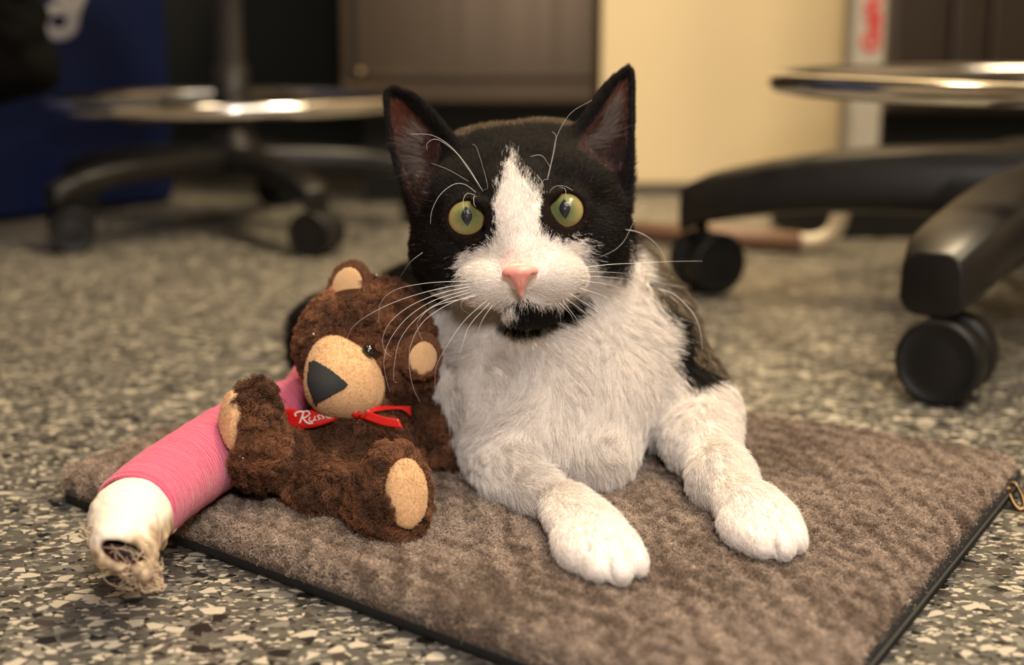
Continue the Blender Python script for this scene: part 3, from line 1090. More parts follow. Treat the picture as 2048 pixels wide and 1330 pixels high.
# right foreleg
f.chain([W(1345, 790, .79), W(1400, 835, .762), W(1408, 888, .735), W(1445, 958, .693), W(1492, 1018, .655)],
        [m_(80, .79), m_(66, .762), m_(56, .735), m_(50, .693), m_(50, .655)], .016)
d2 = W(1555, 1075, .622) - W(1470, 990, .672); d2[2] = 0; d2 /= np.linalg.norm(d2)
s2 = np.array([-d2[1], d2[0], 0])
A2 = [s2, np.array([0, 0, 1.0]), d2]
toes(((1482, 1078, .634, .0068), (1514, 1092, .6250, .0072), (1556, 1090, .6225, .0074), (1582, 1064, .630, .0066)), A2, .0155)
pc2 = W(1518, 1040, .648); pc2[2] = MAT_Z + .0108; LE(pc2, .0158, .0118, .0235, A2, .009)
creases()

# head
E(1043, 408, .752, 197, 142, .052, .02, HAX)
E(1030, 316, .775, 120, 50, .035, .02, HAX)
E(940, 328, .768, 55, 46, .03, .02, HAX)
E(1115, 312, .768, 55, 46, .03, .02, HAX)
E(830, 372, .730, 15, 22, .006, .006)
E(905, 500, .735, 78, 92, .036, .016, HAX)
E(1188, 482, .735, 72, 90, .036, .016, HAX)
E(1045, 470, .712, 120, 105, .032, .014, HAX)
f.cap(W(1032, 380, .700), W(1040, 505, .678), m_(44, .70), m_(33, .68), .012)
E(980, 565, .689, 66, 47, .021, .010, HAX)
E(1105, 557, .689, 66, 47, .021, .010, HAX)
E(1042, 545, .672, 32, 24, .012, .006, HAX)
E(1062, 615, .698, 58, 36, .018, .008, HAX)
E(900, 385, .720, 62, 40, .016, .012, HAX)
E(1150, 365, .720, 62, 40, .016, .012, HAX)
# eyes
EYES = [(934, 438, .704, 39, 35), (1130, 423, .704, 39, 35)]
ER = 0.0109
for ex, ey, ez, ow, oh in EYES:
    f.ell(W(ex, ey, ez), ER + .0018, None, .006)
for ex, ey, ez, ow, oh in EYES:
    f.ell(W(ex, ey, ez) - FW * .0105, (m_(ow + 1, ez), m_(oh + 1, ez), .010), HAX, .0012, True)
# lids cutting across the upper inner corners
f.ell(W(963, 407, .6912), (m_(24, .69), m_(10, .69), .0045), [nrm0(HR * .9 - HU * .44), nrm0(HU * .9 + HR * .44), FW], .003)
f.ell(W(1102, 393, .6912), (m_(24, .69), m_(10, .69), .0045), [nrm0(HR * .9 + HU * .44), nrm0(HU * .9 - HR * .44), FW], .003)
# inner corners
f.ell(W(968, 462, .700) - FW * .008, (.0022, .0018, .006), HAX, .001, True)
f.ell(W(1096, 452, .700) - FW * .008, (.0022, .0018, .006), HAX, .001, True)
# mouth line
f.cap(W(1043, 588, .666), W(1044, 602, .672), .0011, .0011, .001, True)
for a, b_ in (((1044, 602, .674), (1022, 612, .676)), ((1022, 612, .676), (998, 620, .682)), ((1044, 602, .674), (1075, 606, .675)), ((1075, 606, .675), (1125, 604, .684)), ((1125, 604, .684), (1158, 585, .694))):
    f.cap(W(*a), W(*b_), .0012, .0012, .001, True)

# ears
def ear(outer, inner, z0, z1, cup, n=34, mw=24):
    o = smooth_path([(*p, 0) for p in outer], 12)[:, :2]; i_ = smooth_path([(*p, 0) for p in inner], 12)[:, :2]

    def res(c):
        s = np.concatenate([[0], np.cumsum(np.linalg.norm(np.diff(c, axis=0), axis=1))]); s /= s[-1]
        t = np.linspace(0, 1, n)
        return np.column_stack([np.interp(t, s, c[:, 0]), np.interp(t, s, c[:, 1])])
    o, i_ = res(o), res(i_)
    P = []
    for a in range(n):
        v = a / (n - 1)
        wd = np.linalg.norm(o[a] - i_[a]) / 3800.0
        for c in range(mw):
            u = c / (mw - 1)
            q = o[a] * (1 - u) + i_[a] * u
            bulge = 1 - (2 * u - 1) ** 2
            P.append(W(q[0], q[1], z0 + (z1 - z0) * v + cup * wd * bulge))
    return np.array(P)


earL = ear([(838, 452), (822, 400), (800, 345), (783, 285), (775, 225), (773, 190), (783, 180)],
           [(958, 335), (925, 300), (893, 262), (862, 225), (830, 195), (800, 182), (790, 180)], .728, .745, .42)
earR = ear([(1252, 418), (1259, 350), (1262, 290), (1264, 220), (1265, 165), (1262, 142), (1257, 138)],
           [(1092, 325), (1125, 288), (1156, 252), (1186, 210), (1215, 170), (1243, 145), (1252, 139)], .728, .750, .42)
f.sheet(earL, .0019, .005)
f.sheet(earR, .0019, .005)
f.floor(.0012)
V, Q = f.nets(1)
catf = f


# ---- coat pattern
WHITE = [(1022, 306), (1036, 338), (1058, 365), (1080, 392), (1088, 425), (1084, 455), (1092, 476), (1125, 482), (1158, 478), (1182, 490), (1172, 510),
         (1188, 537), (1215, 560), (1248, 548), (1262, 520), (1264, 474), (1286, 540), (1316, 610), (1333, 660), (1348, 735), (1384, 775), (1432, 762), (1500, 740),
         (1900, 780), (1900, 1500), (600, 1500), (600, 650), (800, 620), (846, 590), (875, 588), (925, 566), (918, 535), (922, 512), (952, 497), (985, 488), (996, 468), (990, 440), (985, 410), (996, 372), (1013, 335)]
CHIN = [(1020, 606), (1044, 600), (1075, 608), (1110, 612), (1140, 600), (1160, 578), (1166, 600), (1155, 628), (1120, 646), (1080, 658), (1048, 660), (1012, 656), (1008, 640), (1024, 628), (1036, 618)]
CH_BLACK = [(900, 470), (830, 470), (800, 560), (850, 585), (880, 580), (926, 562), (915, 530)]
EIL = [(838, 440), (815, 380), (795, 310), (782, 240), (780, 200), (800, 200), (835, 235), (862, 262), (885, 300), (872, 345), (862, 400)]
EIR = [(1150, 300), (1172, 262), (1205, 215), (1240, 165), (1256, 160), (1256, 230), (1254, 300), (1248, 350), (1215, 345)]


def coat(P, N, hair=False):
    x, y, Z = to_px(P)
    j = 6.0 if hair else 0.0
    bl = (y < 470) & (Z < .76)                       # the blaze frays upwards, the cheeks sideways
    jx = x + rng.normal(0, 1, len(x)) * j * np.where(bl, .5, 1.5) + vnoise(P, 900, 21) * 3
    jy = y + rng.normal(0, 1, len(x)) * j * np.where(bl, 2.0, .7) + vnoise(P, 900, 22) * 3
    wht = inpoly(jx, jy, WHITE) & (Z < .855 + 0.02 * vnoise(P, 60, 4))
    ch = inpoly(jx, jy, CHIN) & (Z < .735)
    wht &= ~ch
    white = np.array([0.82, 0.755, 0.695]); black = np.array([0.0055, 0.0038, 0.0032])
    C = np.where(wht[:, None], white, black)
    # warm brown tips on the crown
    br = (~wht) & (rng.random(len(x)) < (312 - y) / 34) & (Z > .735) & (x > 895) & (x < 1150) & ((N @ UP) > .25)
    C[br] = (0.065, 0.044, 0.026)
    br = (~wht) & (x > 1262) & (y > 430) & (Z > .76)
    C[br] = (0.085, 0.064, 0.042)
    # yellowish stain under the chin
    st = np.clip(1 - np.hypot((x - 1040) / 75, (y - 675) / 26), 0, 1) * wht * (Z > .70)
    C = C * (1 - st[:, None] * .55) + np.array([0.56, 0.44, 0.25]) * st[:, None] * .55
    # pink of the nose bridge and cream leg fur
    pk = np.clip(1 - np.hypot((x - 1040) / 48, (y - 528) / 36), 0, 1) * wht * (Z < .70)
    C = C * (1 - pk[:, None] * .8) + np.array([0.90, 0.50, 0.42]) * pk[:, None] * .8
    # bare pinkish brown ear skin; redder tips paint light shining through
    toc = -(N @ FW)
    for poly, tipy in ((EIL, 200), (EIR, 160)):
        e = inpoly(x, y, poly) & (toc > 0.05) & (Z < .80)
        t = np.clip(1 - (y - tipy) / 150.0, 0, 1)[:, None]
        C = np.where(e[:, None], np.array([0.030, 0.017, 0.016]) * (1 - t) + np.array([0.065, 0.019, 0.010]) * t, C)
    # dark eye rims
    for ex, ey, ez, ow, oh in EYES:
        e = (np.hypot((x - ex) / (ow + 9), (y - ey) / (oh + 9)) < 1) & (Z < .75)
        C[e] = (0.010, 0.006, 0.005)
    # mouth slit
    e = (np.abs(y - (602 + np.clip((1044 - x) * .42, -4, 30))) < 3.0) & (x > 996) & (x < 1060) & (Z < .72)
    C[e] = (0.012, 0.008, 0.008)
    return C


N = vnormals(V, Q)
me = mesh_np('cat', V, Q)
cat = link('cat', me, M['skin'])
tag(cat, 'black and white cat with green eyes lying on the wool mat, facing the camera', 'cat')
ca = me.color_attributes.new('coat', 'FLOAT_COLOR', 'POINT')
cc = np.ones((len(me.vertices), 4), np.float32)
cc[:, :3] = coat(V, N)[:len(me.vertices)]
ca.data.foreach_set('color', cc.ravel())

# ---- comb guides: px, py, Z, right, down, towards camera, length mm, lift
GD = np.array([
    (1040, 460, .68, 0, -1, -.1, 2.2, .25), (1038, 400, .69, 0, -1, -.2, 3.0, .25), (1030, 320, .71, 0, -1, -.5, 4.5, .30), (1030, 260, .75, 0, -.5, -1, 5, .35),
    (1040, 525, .665, 0, -1, 0, 1.4, .15), (1005, 520, .675, -.8, -.6, -.1, 2, .2), (1075, 520, .675, .8, -.6, -.1, 2, .2),
    (970, 575, .675, -1, .25, -.2, 3.2, .25), (1110, 567, .675, 1, .25, -.2, 3.2, .25), (930, 560, .70, -1, .3, -.3, 6, .3), (1160, 550, .70, 1, .3, -.3, 6, .3),
    (870, 500, .73, -1, .35, -.4, 8, .35), (1225, 480, .73, 1, .35, -.4, 8, .35), (850, 570, .75, -.7, .8, -.2, 10, .4), (1240, 550, .75, .7, .8, -.2, 10, .4),
    (1060, 630, .69, 0, 1, -.1, 5, .35), (1020, 640, .70, -.2, 1, 0, 6, .4), (1130, 620, .70, .4, 1, 0, 6, .4),
    (930, 500, .70, -1, .3, 0, 4, .2), (1150, 485, .70, 1, .2, 0, 4, .2), (895, 440, .71, -1, .1, -.3, 4, .2), (1178, 420, .71, 1, .1, -.3, 4, .2),
    (985, 440, .70, -.2, -1, 0, 2.4, .25), (1085, 430, .70, .2, -1, 0, 2.4, .25),
    (930, 385, .70, -.5, -1, -.4, 4.5, .3), (1130, 365, .70, .4, -1, -.4, 4.5, .3), (870, 400, .73, -.8, -.4, -.6, 5, .3), (1220, 380, .73, .8, -.4, -.6, 5, .3),
    (830, 300, .74, -.3, -1, 0, 3, .2), (790, 220, .74, -.2, -1, 0, 2.4, .2), (900, 290, .74, -.1, -1, 0, 3.2, .2), (1230, 250, .74, .3, -1, 0, 3, .2), (1258, 180, .74, .2, -1, 0, 2.4, .2), (1150, 290, .74, .2, -1, 0, 3.2, .2),
    (1060, 680, .74, 0, 1, .1, 12, .40), (900, 680, .75, -.5, 1, 0, 14, .42), (1260, 640, .75, .5, 1, 0, 14, .42), (1320, 640, .78, .8, 1, -.1, 14, .45),
    (1050, 780, .71, -.1, 1, .1, 14, .35), (900, 800, .75, -.5, 1, 0, 14, .40), (1200, 800, .71, .2, 1, .1, 13, .35), (1130, 900, .70, .1, 1, .1, 13, .35), (1180, 960, .71, .1, 1, 0, 13, .35), (1300, 860, .75, -.1, 1, 0, 11, .4),
    (1380, 700, .82, .7, .8, -.3, 12, .45), (1420, 760, .82, .6, .9, -.2, 10, .4), (1300, 530, .86, .6, .7, -.6, 12, .45),
    (1400, 820, .76, .3, 1, .1, 7, .28), (1430, 900, .72, .5, 1, .2, 6, .25), (1480, 1000, .66, .6, .8, .3, 5, .22), (1540, 1060, .63, .3, 1, .5, 3, .2), (1580, 1090, .62, .2, 1, .5, 2.5, .2),
    (960, 900, .74, .1, 1, .1, 11, .32), (1010, 960, .70, .8, .7, .2, 8, .3), (1090, 1000, .68, .9, .5, .2, 6, .25), (1160, 1040, .64, .5, .9, .3, 4.5, .22), (1210, 1100, .61, .3, 1, .5, 3, .2), (1250, 1140, .59, .2, 1, .4, 2.4, .2),
    (1000, 520, .95, -.2, .2, -1, 12, .4), (800, 560, 1.0, -.7, .3, -.7, 12, .4), (640, 660, 1.0, -.6, .8, 0, 9, .4), (700, 620, 1.05, -.6, .2, -.7, 10, .4)])
gp = np.array([W(a[0], a[1], a[2]) for a in GD])
gv = np.column_stack([np.array([D3(*a[3:6]) for a in GD]), GD[:, 6] / 1000, GD[:, 7]])


def dens(p, n):
    x, y, Z = to_px(p)
    d = np.where(Z < .80, 1.0, np.where(Z < .92, .6, .28))
    face = (Z < .745) & (y < 665)
    d = np.where(face, 2.6, d)
    toc = -(n @ FW) / (np.linalg.norm(n, axis=1) + 1e-9)
    d = np.where(toc < -0.35, d * .35, d)
    for ex, ey, ez, ow, oh in EYES:
        d = np.where((np.hypot((x - ex) / (ow + 5), (y - ey) / (oh + 5)) < 1) & (Z < .76), 0, d)
    for poly in (EIL, EIR):
        d = np.where(inpoly(x, y, poly) & (toc > .0) & (Z < .80), d * .4, d)
    # nose leather and mouth slit
    d = np.where((np.hypot((x - 1040) / 36, (y - 553) / 24) < 1) & (Z < .70), 0, d)
    d = np.where((np.abs(y - (602 + np.clip((1044 - x) * .42, -4, 30))) < 3.5) & (x > 996) & (x < 1060) & (Z < .72), d * .1, d)
    d = np.where(p[:, 2] < MAT_Z + .001, 0, d)
    return d


NF = 420000
P, Nr = roots(V, Q, N, NF, dens)
g = idw(P, gp, gv, 3.2)
x, y, Z = to_px(P)
L = g[:, 3].copy()
for ex, ey, ez, ow, oh in EYES:
    r = np.hypot((x - ex) / ow, (y - ey) / oh)
    near = (r < 1.9) & (Z < .76)
    L = np.where(near, np.minimum(L, .0010 + .0028 * np.clip(r - 1.1, 0, 1)), L)
    rad = (RT[None] * (x - ex)[:, None] - UP[None] * (y - ey)[:, None]) / (np.hypot(x - ex, y - ey)[:, None] + 1e-6)
    wgt = np.clip(1.7 - r, 0, 1)[:, None] * (Z < .76)[:, None]
    g[:, :3] = g[:, :3] * (1 - wgt) + rad * wgt
cl = np.clip((L - .004) / .008, 0.12, 0.55)
colr = coat(P, Nr, True)
isw = colr[:, 0] > .3
colr = colr * np.where(isw[:, None], rng.uniform(0.85, 1.1, (NF, 1)), np.exp(rng.normal(0.0, 0.7, (NF, 1))) * np.where((rng.random((NF, 1)) < .03) & (y[:, None] > 330), 7, 1))
colr = np.minimum(colr, 0.90)
gn = np.column_stack([vnoise(P, 110, 51), vnoise(P, 110, 52), vnoise(P, 110, 53)])
g[:, :3] = g[:, :3] + gn * np.clip((L[:, None] - .005) / .012, 0, .45)
C = strands(P, Nr, g[:, :3], L, k=5, lift=g[:, 4], curl=0.18, clump=cl, clump_size=0.0050, jit=0.17, wave=0.0003)
C[:, :, 2] = np.where(C[:, :, 1] < 1.0, np.maximum(C[:, :, 2], MAT_Z + .0006), np.maximum(C[:, :, 2], .001))
curves_obj('fur', C, colr, 0.00009, 0.000022, M['fur'], cat, 'stuff')

# ear tufts: long pale hairs across the cup
def tuft(pts, n, L, dirs):
    i = rng.integers(0, len(pts), n)
    P = pts[i] + rng.normal(0, .0016, (n, 3))
    fl = idw(P, np.array([p for p, _ in dirs]), np.array([d for _, d in dirs]), 2)
    Nn = np.tile(-FW, (n, 1))
    return strands(P, Nn, fl, L * rng.uniform(.5, 1.2, n), k=6, lift=.35, curl=.3, clump=.35, clump_size=.004, jit=.25)


tl = np.array([W(a, b_, .737) for a, b_ in smooth_path([(868, 385, 0), (848, 350, 0), (838, 300, 0), (846, 270, 0)], 20)[:, :2]])
tr = np.array([W(a, b_, .737) for a, b_ in smooth_path([(1140, 318, 0), (1170, 290, 0), (1200, 268, 0), (1215, 240, 0), (1225, 215, 0)], 20)[:, :2]])
Cl_ = tuft(tl, 420, .014, [(W(840, 380, .737), D3(-.6, .9, .1)), (W(850, 300, .737), D3(-1, -.2, .2)), (W(850, 265, .737), D3(-.8, -.9, .1))])
Cr_ = tuft(tr, 520, .014, [(W(1150, 315, .737), D3(1, .15, .2)), (W(1215, 240, .737), D3(.5, -1, .1)), (W(1180, 280, .737), D3(1, -.2, .2))])
Ct = np.vstack([Cl_, Cr_])
tc_ = np.array([0.20, 0.165, 0.15])[None] * rng.uniform(.25, 1.1, (len(Ct), 1))
curves_obj('ear_tuft', Ct, tc_, 0.00005, 0.000015, M['fur'], cat, 'stuff')

# ---- eyes
m, nt, b = mat_new('green_iris')
Lk = nt.links.new
tc = nt.nodes.new('ShaderNodeTexCoord')
sp = nt.nodes.new('ShaderNodeSeparateXYZ'); Lk(tc.outputs['Object'], sp.inputs[0])


def mth(op, a, b_=None, c=None):
    n = nt.nodes.new('ShaderNodeMath'); n.operation = op
    for i, v in enumerate((a, b_, c)):
        if v is None: continue
        if isinstance(v, (int, float)): n.inputs[i].default_value = v
        else: Lk(v, n.inputs[i])
    return n.outputs[0]


X = mth('DIVIDE', sp.outputs[0], ER); Y = mth('DIVIDE', sp.outputs[1], ER)
r = mth('SQRT', mth('ADD', mth('MULTIPLY', X, X), mth('MULTIPLY', Y, Y)))
nz = nt.nodes.new('ShaderNodeTexNoise'); nz.inputs['Scale'].default_value = 420; nz.inputs['Detail'].default_value = 4
Lk(tc.outputs['Object'], nz.inputs['Vector'])
rr_ = mth('ADD', r, mth('MULTIPLY', mth('SUBTRACT', nz.outputs[0], .5), .16))
cr = ramp(nt, [(0.0, (0.060, 0.085, 0.034)), (0.36, (0.125, 0.150, 0.058)), (0.60, (0.235, 0.225, 0.080)), (0.80, (0.40, 0.29, 0.10)), (0.89, (0.30, 0.15, 0.045)), (0.93, (0.02, 0.012, 0.01)), (1.0, (0.02, 0.012, 0.01))])
Lk(rr_, cr.inputs[0])
ax_ = mth('ABSOLUTE', X)
yn = mth('DIVIDE', Y, 0.47)
lim = mth('MULTIPLY', mth('SUBTRACT', 1.0, mth('POWER', mth('ABSOLUTE', yn), 1.6)), 0.255)
pup = mth('LESS_THAN', ax_, lim)
mx = nt.nodes.new('ShaderNodeMix'); mx.data_type = 'RGBA'
Lk(pup, mx.inputs[0]); Lk(cr.outputs[0], mx.inputs[6]); mx.inputs[7].default_value = (0.004, 0.005, 0.010, 1)
Lk(mx.outputs[2], b.inputs['Base Color'])
b.inputs['Roughness'].default_value = 0.5
b.inputs['Specular IOR Level'].default_value = 0.2
b.inputs['Coat Weight'].default_value = 1.0
b.inputs['Coat Roughness'].default_value = 0.03
iris = m
for ex, ey, ez, ow, oh in EYES:
    c = W(ex, ey, ez)
    zz_ = (CAM - c); zz_ /= np.linalg.norm(zz_)
    zz_ = zz_ + HU * .13; zz_ /= np.linalg.norm(zz_)
    yy_ = HU - zz_ * (HU @ zz_); yy_ /= np.linalg.norm(yy_)
    xx_ = np.cross(yy_, zz_)
    prof = []
    for i in range(25):
        a = math.pi * i / 24
        rr2, h = math.sin(a) * ER, math.cos(a) * ER
        if a < .75: h += 0.0010 * (math.cos(a / .75 * math.pi) * .5 + .5)
        prof.append((rr2, h))
    q = MB(); q.lathe(prof, (0, 0, 0), (0, 0, 1), 48)
    o = link('eye', mesh_py('eye', q.V, q.F), iris)
    o.matrix_world = Matrix(((xx_[0], yy_[0], zz_[0], c[0]), (xx_[1], yy_[1], zz_[1], c[1]), (xx_[2], yy_[2], zz_[2], c[2]), (0, 0, 0, 1)))
    bpy.context.view_layer.update()
    o.parent = cat; o.matrix_parent_inverse = cat.matrix_world.inverted()

# ---- nose leather
c0 = W(1040, 550, .66)
lo_ = c0 - .016; hi_ = c0 + .016
f = Field(lo_, hi_, 0.00045)
NZ = .660
for x_, y_, z_, a, b2_, c_ in ((1020, 546, NZ + .001, 17, 11, .005), (1060, 543, NZ + .001, 17, 11, .005), (1040, 545, NZ - .001, 24, 14, .006), (1040, 560, NZ + .001, 13, 16, .005)):
    f.ell(W(x_, y_, z_), (m_(a, z_), m_(b2_, z_), c_), HAX, .003)
f.cap(W(1040, 565, NZ + .002), W(1043, 588, NZ + .005), .0030, .0013, .002)
f.ell(W(1013, 557, NZ - .002), (.0022, .0012, .003), [HR * .8 + HU * .6, HU * .8 - HR * .6, FW], .001, True)
f.ell(W(1069, 553, NZ - .002), (.0022, .0012, .003), [HR * .8 - HU * .6, HU * .8 + HR * .6, FW], .001, True)
f.cap(W(1040, 562, NZ - .004), W(1043, 590, NZ + .001), .0004, .0004, .0006, True)
v_, q_ = f.nets(1)
link('nose', mesh_np('nose', v_, q_), M['nose'], cat)

# ---- whiskers
WH = [
    [(960, 562), (900, 563), (840, 568), (790, 580), (762, 605), (757, 648)],
    [(960, 565), (880, 577), (800, 600), (740, 628), (705, 655), (692, 684)],
    [(955, 570), (880, 587), (820, 612), (780, 645), (765, 680), (772, 705), (785, 715)],
    [(950, 576), (870, 600), (815, 635), (780, 680), (768, 720), (772, 755), (780, 785)],
    [(955, 580), (880, 605), (830, 640), (800, 680), (790, 720), (787, 760), (795, 765)],
    [(960, 585), (900, 607), (850, 640), (825, 680), (818, 720), (825, 770), (840, 805)],
    [(975, 600), (930, 640), (895, 690), (872, 735), (870, 780)],
    [(980, 605), (940, 650), (925, 690), (917, 720), (923, 742)],
    [(985, 610), (965, 640), (955, 670), (957, 705)],
    [(960, 590), (870, 612), (838, 640), (835, 655), (847, 688)],
    [(845, 505), (820, 525), (800, 555)], [(950, 590), (925, 602), (924, 618), (940, 628)],
    [(1160, 536), (1218, 529), (1281, 526), (1340, 523), (1405, 522)],
    [(1164, 543), (1210, 544), (1259, 547)], [(1162, 552), (1210, 554), (1259, 559)], [(1164, 561), (1210, 568), (1259, 581)],
    [(1160, 577), (1200, 589), (1241, 606)], [(1141, 588), (1191, 620), (1223, 647)], [(1132, 597), (1173, 629), (1200, 660)],
    [(1126, 602), (1155, 640), (1180, 672)], [(1119, 606), (1142, 630), (1150, 652)], [(1110, 606), (1120, 628), (1122, 650)],
    [(1160, 530), (1236, 495), (1270, 440)],
    [(1236, 457), (1281, 466), (1317, 493), (1335, 529)],
    [(1318, 577), (1350, 590), (1385, 625), (1400, 660), (1405, 700)],
    [(966, 383), (934, 331), (898, 290), (862, 270), (821, 268)],
    [(963, 378), (938, 340), (911, 304), (875, 279), (855, 286), (854, 300)],
    [(952, 385), (930, 369), (907, 369), (880, 390), (864, 421), (861, 448)],
    [(950, 390), (934, 387), (926, 403), (929, 426)], [(953, 393), (948, 393), (948, 408), (952, 414)],
    [(938, 363), (898, 340), (862, 326)], [(968, 380), (975, 370), (955, 300), (945, 288)],
    [(1094, 360), (1105, 313), (1114, 272), (1141, 227), (1184, 200)],
    [(1096, 356), (1103, 326), (1110, 295), (1112, 272), (1104, 263)],
    [(1096, 390), (1108, 374), (1128, 372), (1146, 381)], [(1119, 374), (1130, 378), (1132, 392)],
    [(1100, 333), (1083, 311), (1060, 313)], [(1080, 372), (1088, 360), (1098, 358)], [(1074, 350), (1084, 363), (1088, 375)],
]
wm = []
for i, pts in enumerate(WH):
    n = len(pts)
    brow = i >= 25
    z0 = .690 if brow else (.672 if i < 22 else .705)
    z1 = .675 if brow else (.690 if i < 12 else .71)
    if i in (23,): z0, z1 = .71, .73
    if i in (24,): z0, z1 = .745, .73
    path = smooth_path([W(p[0], p[1], z0 + (z1 - z0) * (k / (n - 1)) - 0.012 * math.sin(math.pi * k / (n - 1)) * (0.6 if not brow else .4)) for k, p in enumerate(pts)], 8)
    rad = np.linspace(.00014 if not brow else .00010, .00004, len(path))
    if i in (10, 22, 31, 30): rad = rad * .6
    q = MB(); q.tube(path, list(rad), 6)
    q.build('whisker', M['whisk'], cat)

# ---- bandaged hind leg
CP = [(268, 1028, .619), (350, 958, .665), (450, 893, .715), (540, 853, .748), (612, 828, .770), (655, 800, .815), (685, 765, .87)]
CR = [.0186, .0191, .0199, .0208, .0215, .0225, .0235]
cpath = smooth_path([W(*p) for p in CP], 12)
crad = np.interp(np.linspace(0, 1, len(cpath)), np.linspace(0, 1, len(CR)), CR)
n_ = 48
V2 = []; F2 = []; uvy = []
acc = 0
prev = None
slen = np.concatenate([[0], np.cumsum(np.linalg.norm(np.diff(cpath, axis=0), axis=1))])
fine = np.linspace(0, slen[-1], 150)
pp = np.column_stack([np.interp(fine, slen, cpath[:, i]) for i in range(3)])
pr = np.interp(fine, slen, crad)
pp[:, 2] = np.maximum(pp[:, 2], MAT_Z + .0028 + pr)
lap = 0.0006 * (((fine / 0.021) % 1.0) ** 3)              # overlapping turns of bandage
for i in range(len(pp)):
    t_ = pp[min(i + 1, len(pp) - 1)] - pp[max(i - 1, 0)]; t_ /= np.linalg.norm(t_)
    u = np.cross(t_, [0, 0, 1.0]); u /= np.linalg.norm(u); v = np.cross(u, t_)
    for k in range(n_):
        a = 2 * math.pi * k / n_
        rad = pr[i] + lap[i] * (1 + .5 * math.sin(a * 2 + i * .02)) + 0.0004 * math.sin(a * 3 + fine[i] * 60) - (0.0018 if i == 0 else 0)
        V2.append(pp[i] + (u * math.cos(a) + v * math.sin(a)) * rad)
for i in range(len(pp) - 1):
    for k in range(n_):
        l = (k + 1) % n_
        F2.append((i * n_ + k, (i + 1) * n_ + k, (i + 1) * n_ + l, i * n_ + l)); uvy.append((i, k))
F2.append(tuple(range((len(pp) - 1) * n_, len(pp) * n_)))
me = mesh_py('leg_bandage', V2, F2)
ul = me.uv_layers.new(name='len')
for p in me.polygons:
    for li in p.loop_indices:
        vi = me.loops[li].vertex_index
        i, k = divmod(vi, n_)
        ul.data[li].uv = (0.02 * math.sin(2 * math.pi * k / n_), fine[i] * 9.0 + 0.0)
cast = link('leg_bandage', me, M['pink'], cat)
cast['label'] = 'pink crepe bandage wrapped around the hind leg'

# padding that sticks out of the bandage, with its opening
f = Field((-0.225, 0.50, 0.012), (-0.135, 0.665, 0.085), 0.0009)
p0 = W(282, 1014, .629); p1 = W(258, 1044, .609); p2 = W(238, 1086, .590)
f.cap(p0, p1, .0172, .0164, .006); f.cap(p1, p2, .0156, .0118, .007)
f.ell(W(272, 1110, .592), (.0085, .0070, .007), None, .008)
f.cap(W(288, 1128, .592), W(312, 1168, .592), .0045, .0015, .006)
hx = [RT * .93 - UP * .36, UP * .93 + RT * .36, FW]
f.ell(W(236, 1108, .577), (.0092, .0046, .022), hx, .002, True)
V3, Q3 = f.nets(1)
N3 = vnormals(V3, Q3)
am = np.clip((W(0, 1040, .62)[2] - V3[:, 2]) / .012, 0.08, 1)
V3 = V3 + N3 * ((np.abs(vnoise(V3, 380, 31)) * .0024 - .0013 + vnoise(V3, 1300, 32) * .0003) * am)[:, None]
me = mesh_np('padding', V3, Q3)
px3, py3, _z = to_px(V3)
dirt = np.clip((py3 + .35 * (px3 - 240) - 1062) / 28 + .35 * vnoise(V3, 300, 33), 0, 1)[:, None]
pc = np.array([0.84, 0.74, 0.62]) * (1 - dirt) + np.array([0.50, 0.375, 0.25]) * (1 + .3 * vnoise(V3, 700, 34)[:, None]) * dirt
q3 = V3 - W(236, 1108, .577)
hole_shade = ((q3 @ hx[0]) / .0088) ** 2 + ((q3 @ hx[1]) / .0044) ** 2 < 1
hole_shade &= (_z > .582) & (_z < .606)
pc[hole_shade] = (0.05, 0.012, 0.012)  # inside of the opening painted dark for its shade
pa_ = me.color_attributes.new('coat', 'FLOAT_COLOR', 'POINT')
c4 = np.ones((len(me.vertices), 4), np.float32); c4[:, :3] = np.clip(pc, 0, 1)
pa_.data.foreach_set('color', c4.ravel())
pad = link('padding', me, M['skin'], cast)
pad['label'] = 'off-white cotton padding with frayed gauze'
# dark toes inside the opening
f = Field((-0.225, 0.50, 0.012), (-0.145, 0.64, 0.075), 0.0010)
f.chain([W(262, 1050, .622), W(240, 1098, .597)], [.010, .0080], .004)
for dx in (-16, 2, 20):
    f.ell(W(239 + dx, 1104 + dx * .25, .5905), (.0034, .0036, .0050), None, .0015)
V4, Q4 = f.nets(1)
link('hind_toes', mesh_np('hind_toes', V4, Q4), M['toe'], cast)
# loose gauze threads
q = MB()
r2 = np.random.default_rng(3)
for i in range(110):
    a = W(255 + r2.uniform(-60, 55), 1105 + r2.uniform(-25, 45), .582 + r2.uniform(0, .012))
    e_ = W(300 + r2.uniform(-40, 24), 1145 + r2.uniform(-20, 38), .586 + r2.uniform(0, .01))
    md = (a + e_) / 2 + r2.normal(0, .0032, 3)
    q.tube(smooth_path([a, md, e_, e_ + r2.normal(0, .0014, 3)], 5), r2.uniform(.00012, .00028), 5)
for pts in ([(312, 1025), (320, 1060), (316, 1100), (305, 1130), (318, 1180)], [(300, 1080), (312, 1120), (300, 1150), (322, 1176)], [(186, 1070), (172, 1062), (160, 1055), (148, 1062)], [(190, 1080), (172, 1078), (158, 1066)],
            [(196, 1060), (180, 1050), (172, 1066), (184, 1080)], [(205, 1140), (240, 1148), (280, 1162), (318, 1172)]):
    q.tube(smooth_path([W(a, b_, .590) for a, b_ in pts], 6), .0003, 6)
q.build('gauze_thread', M['thread'], pad)['kind'] = 'stuff'

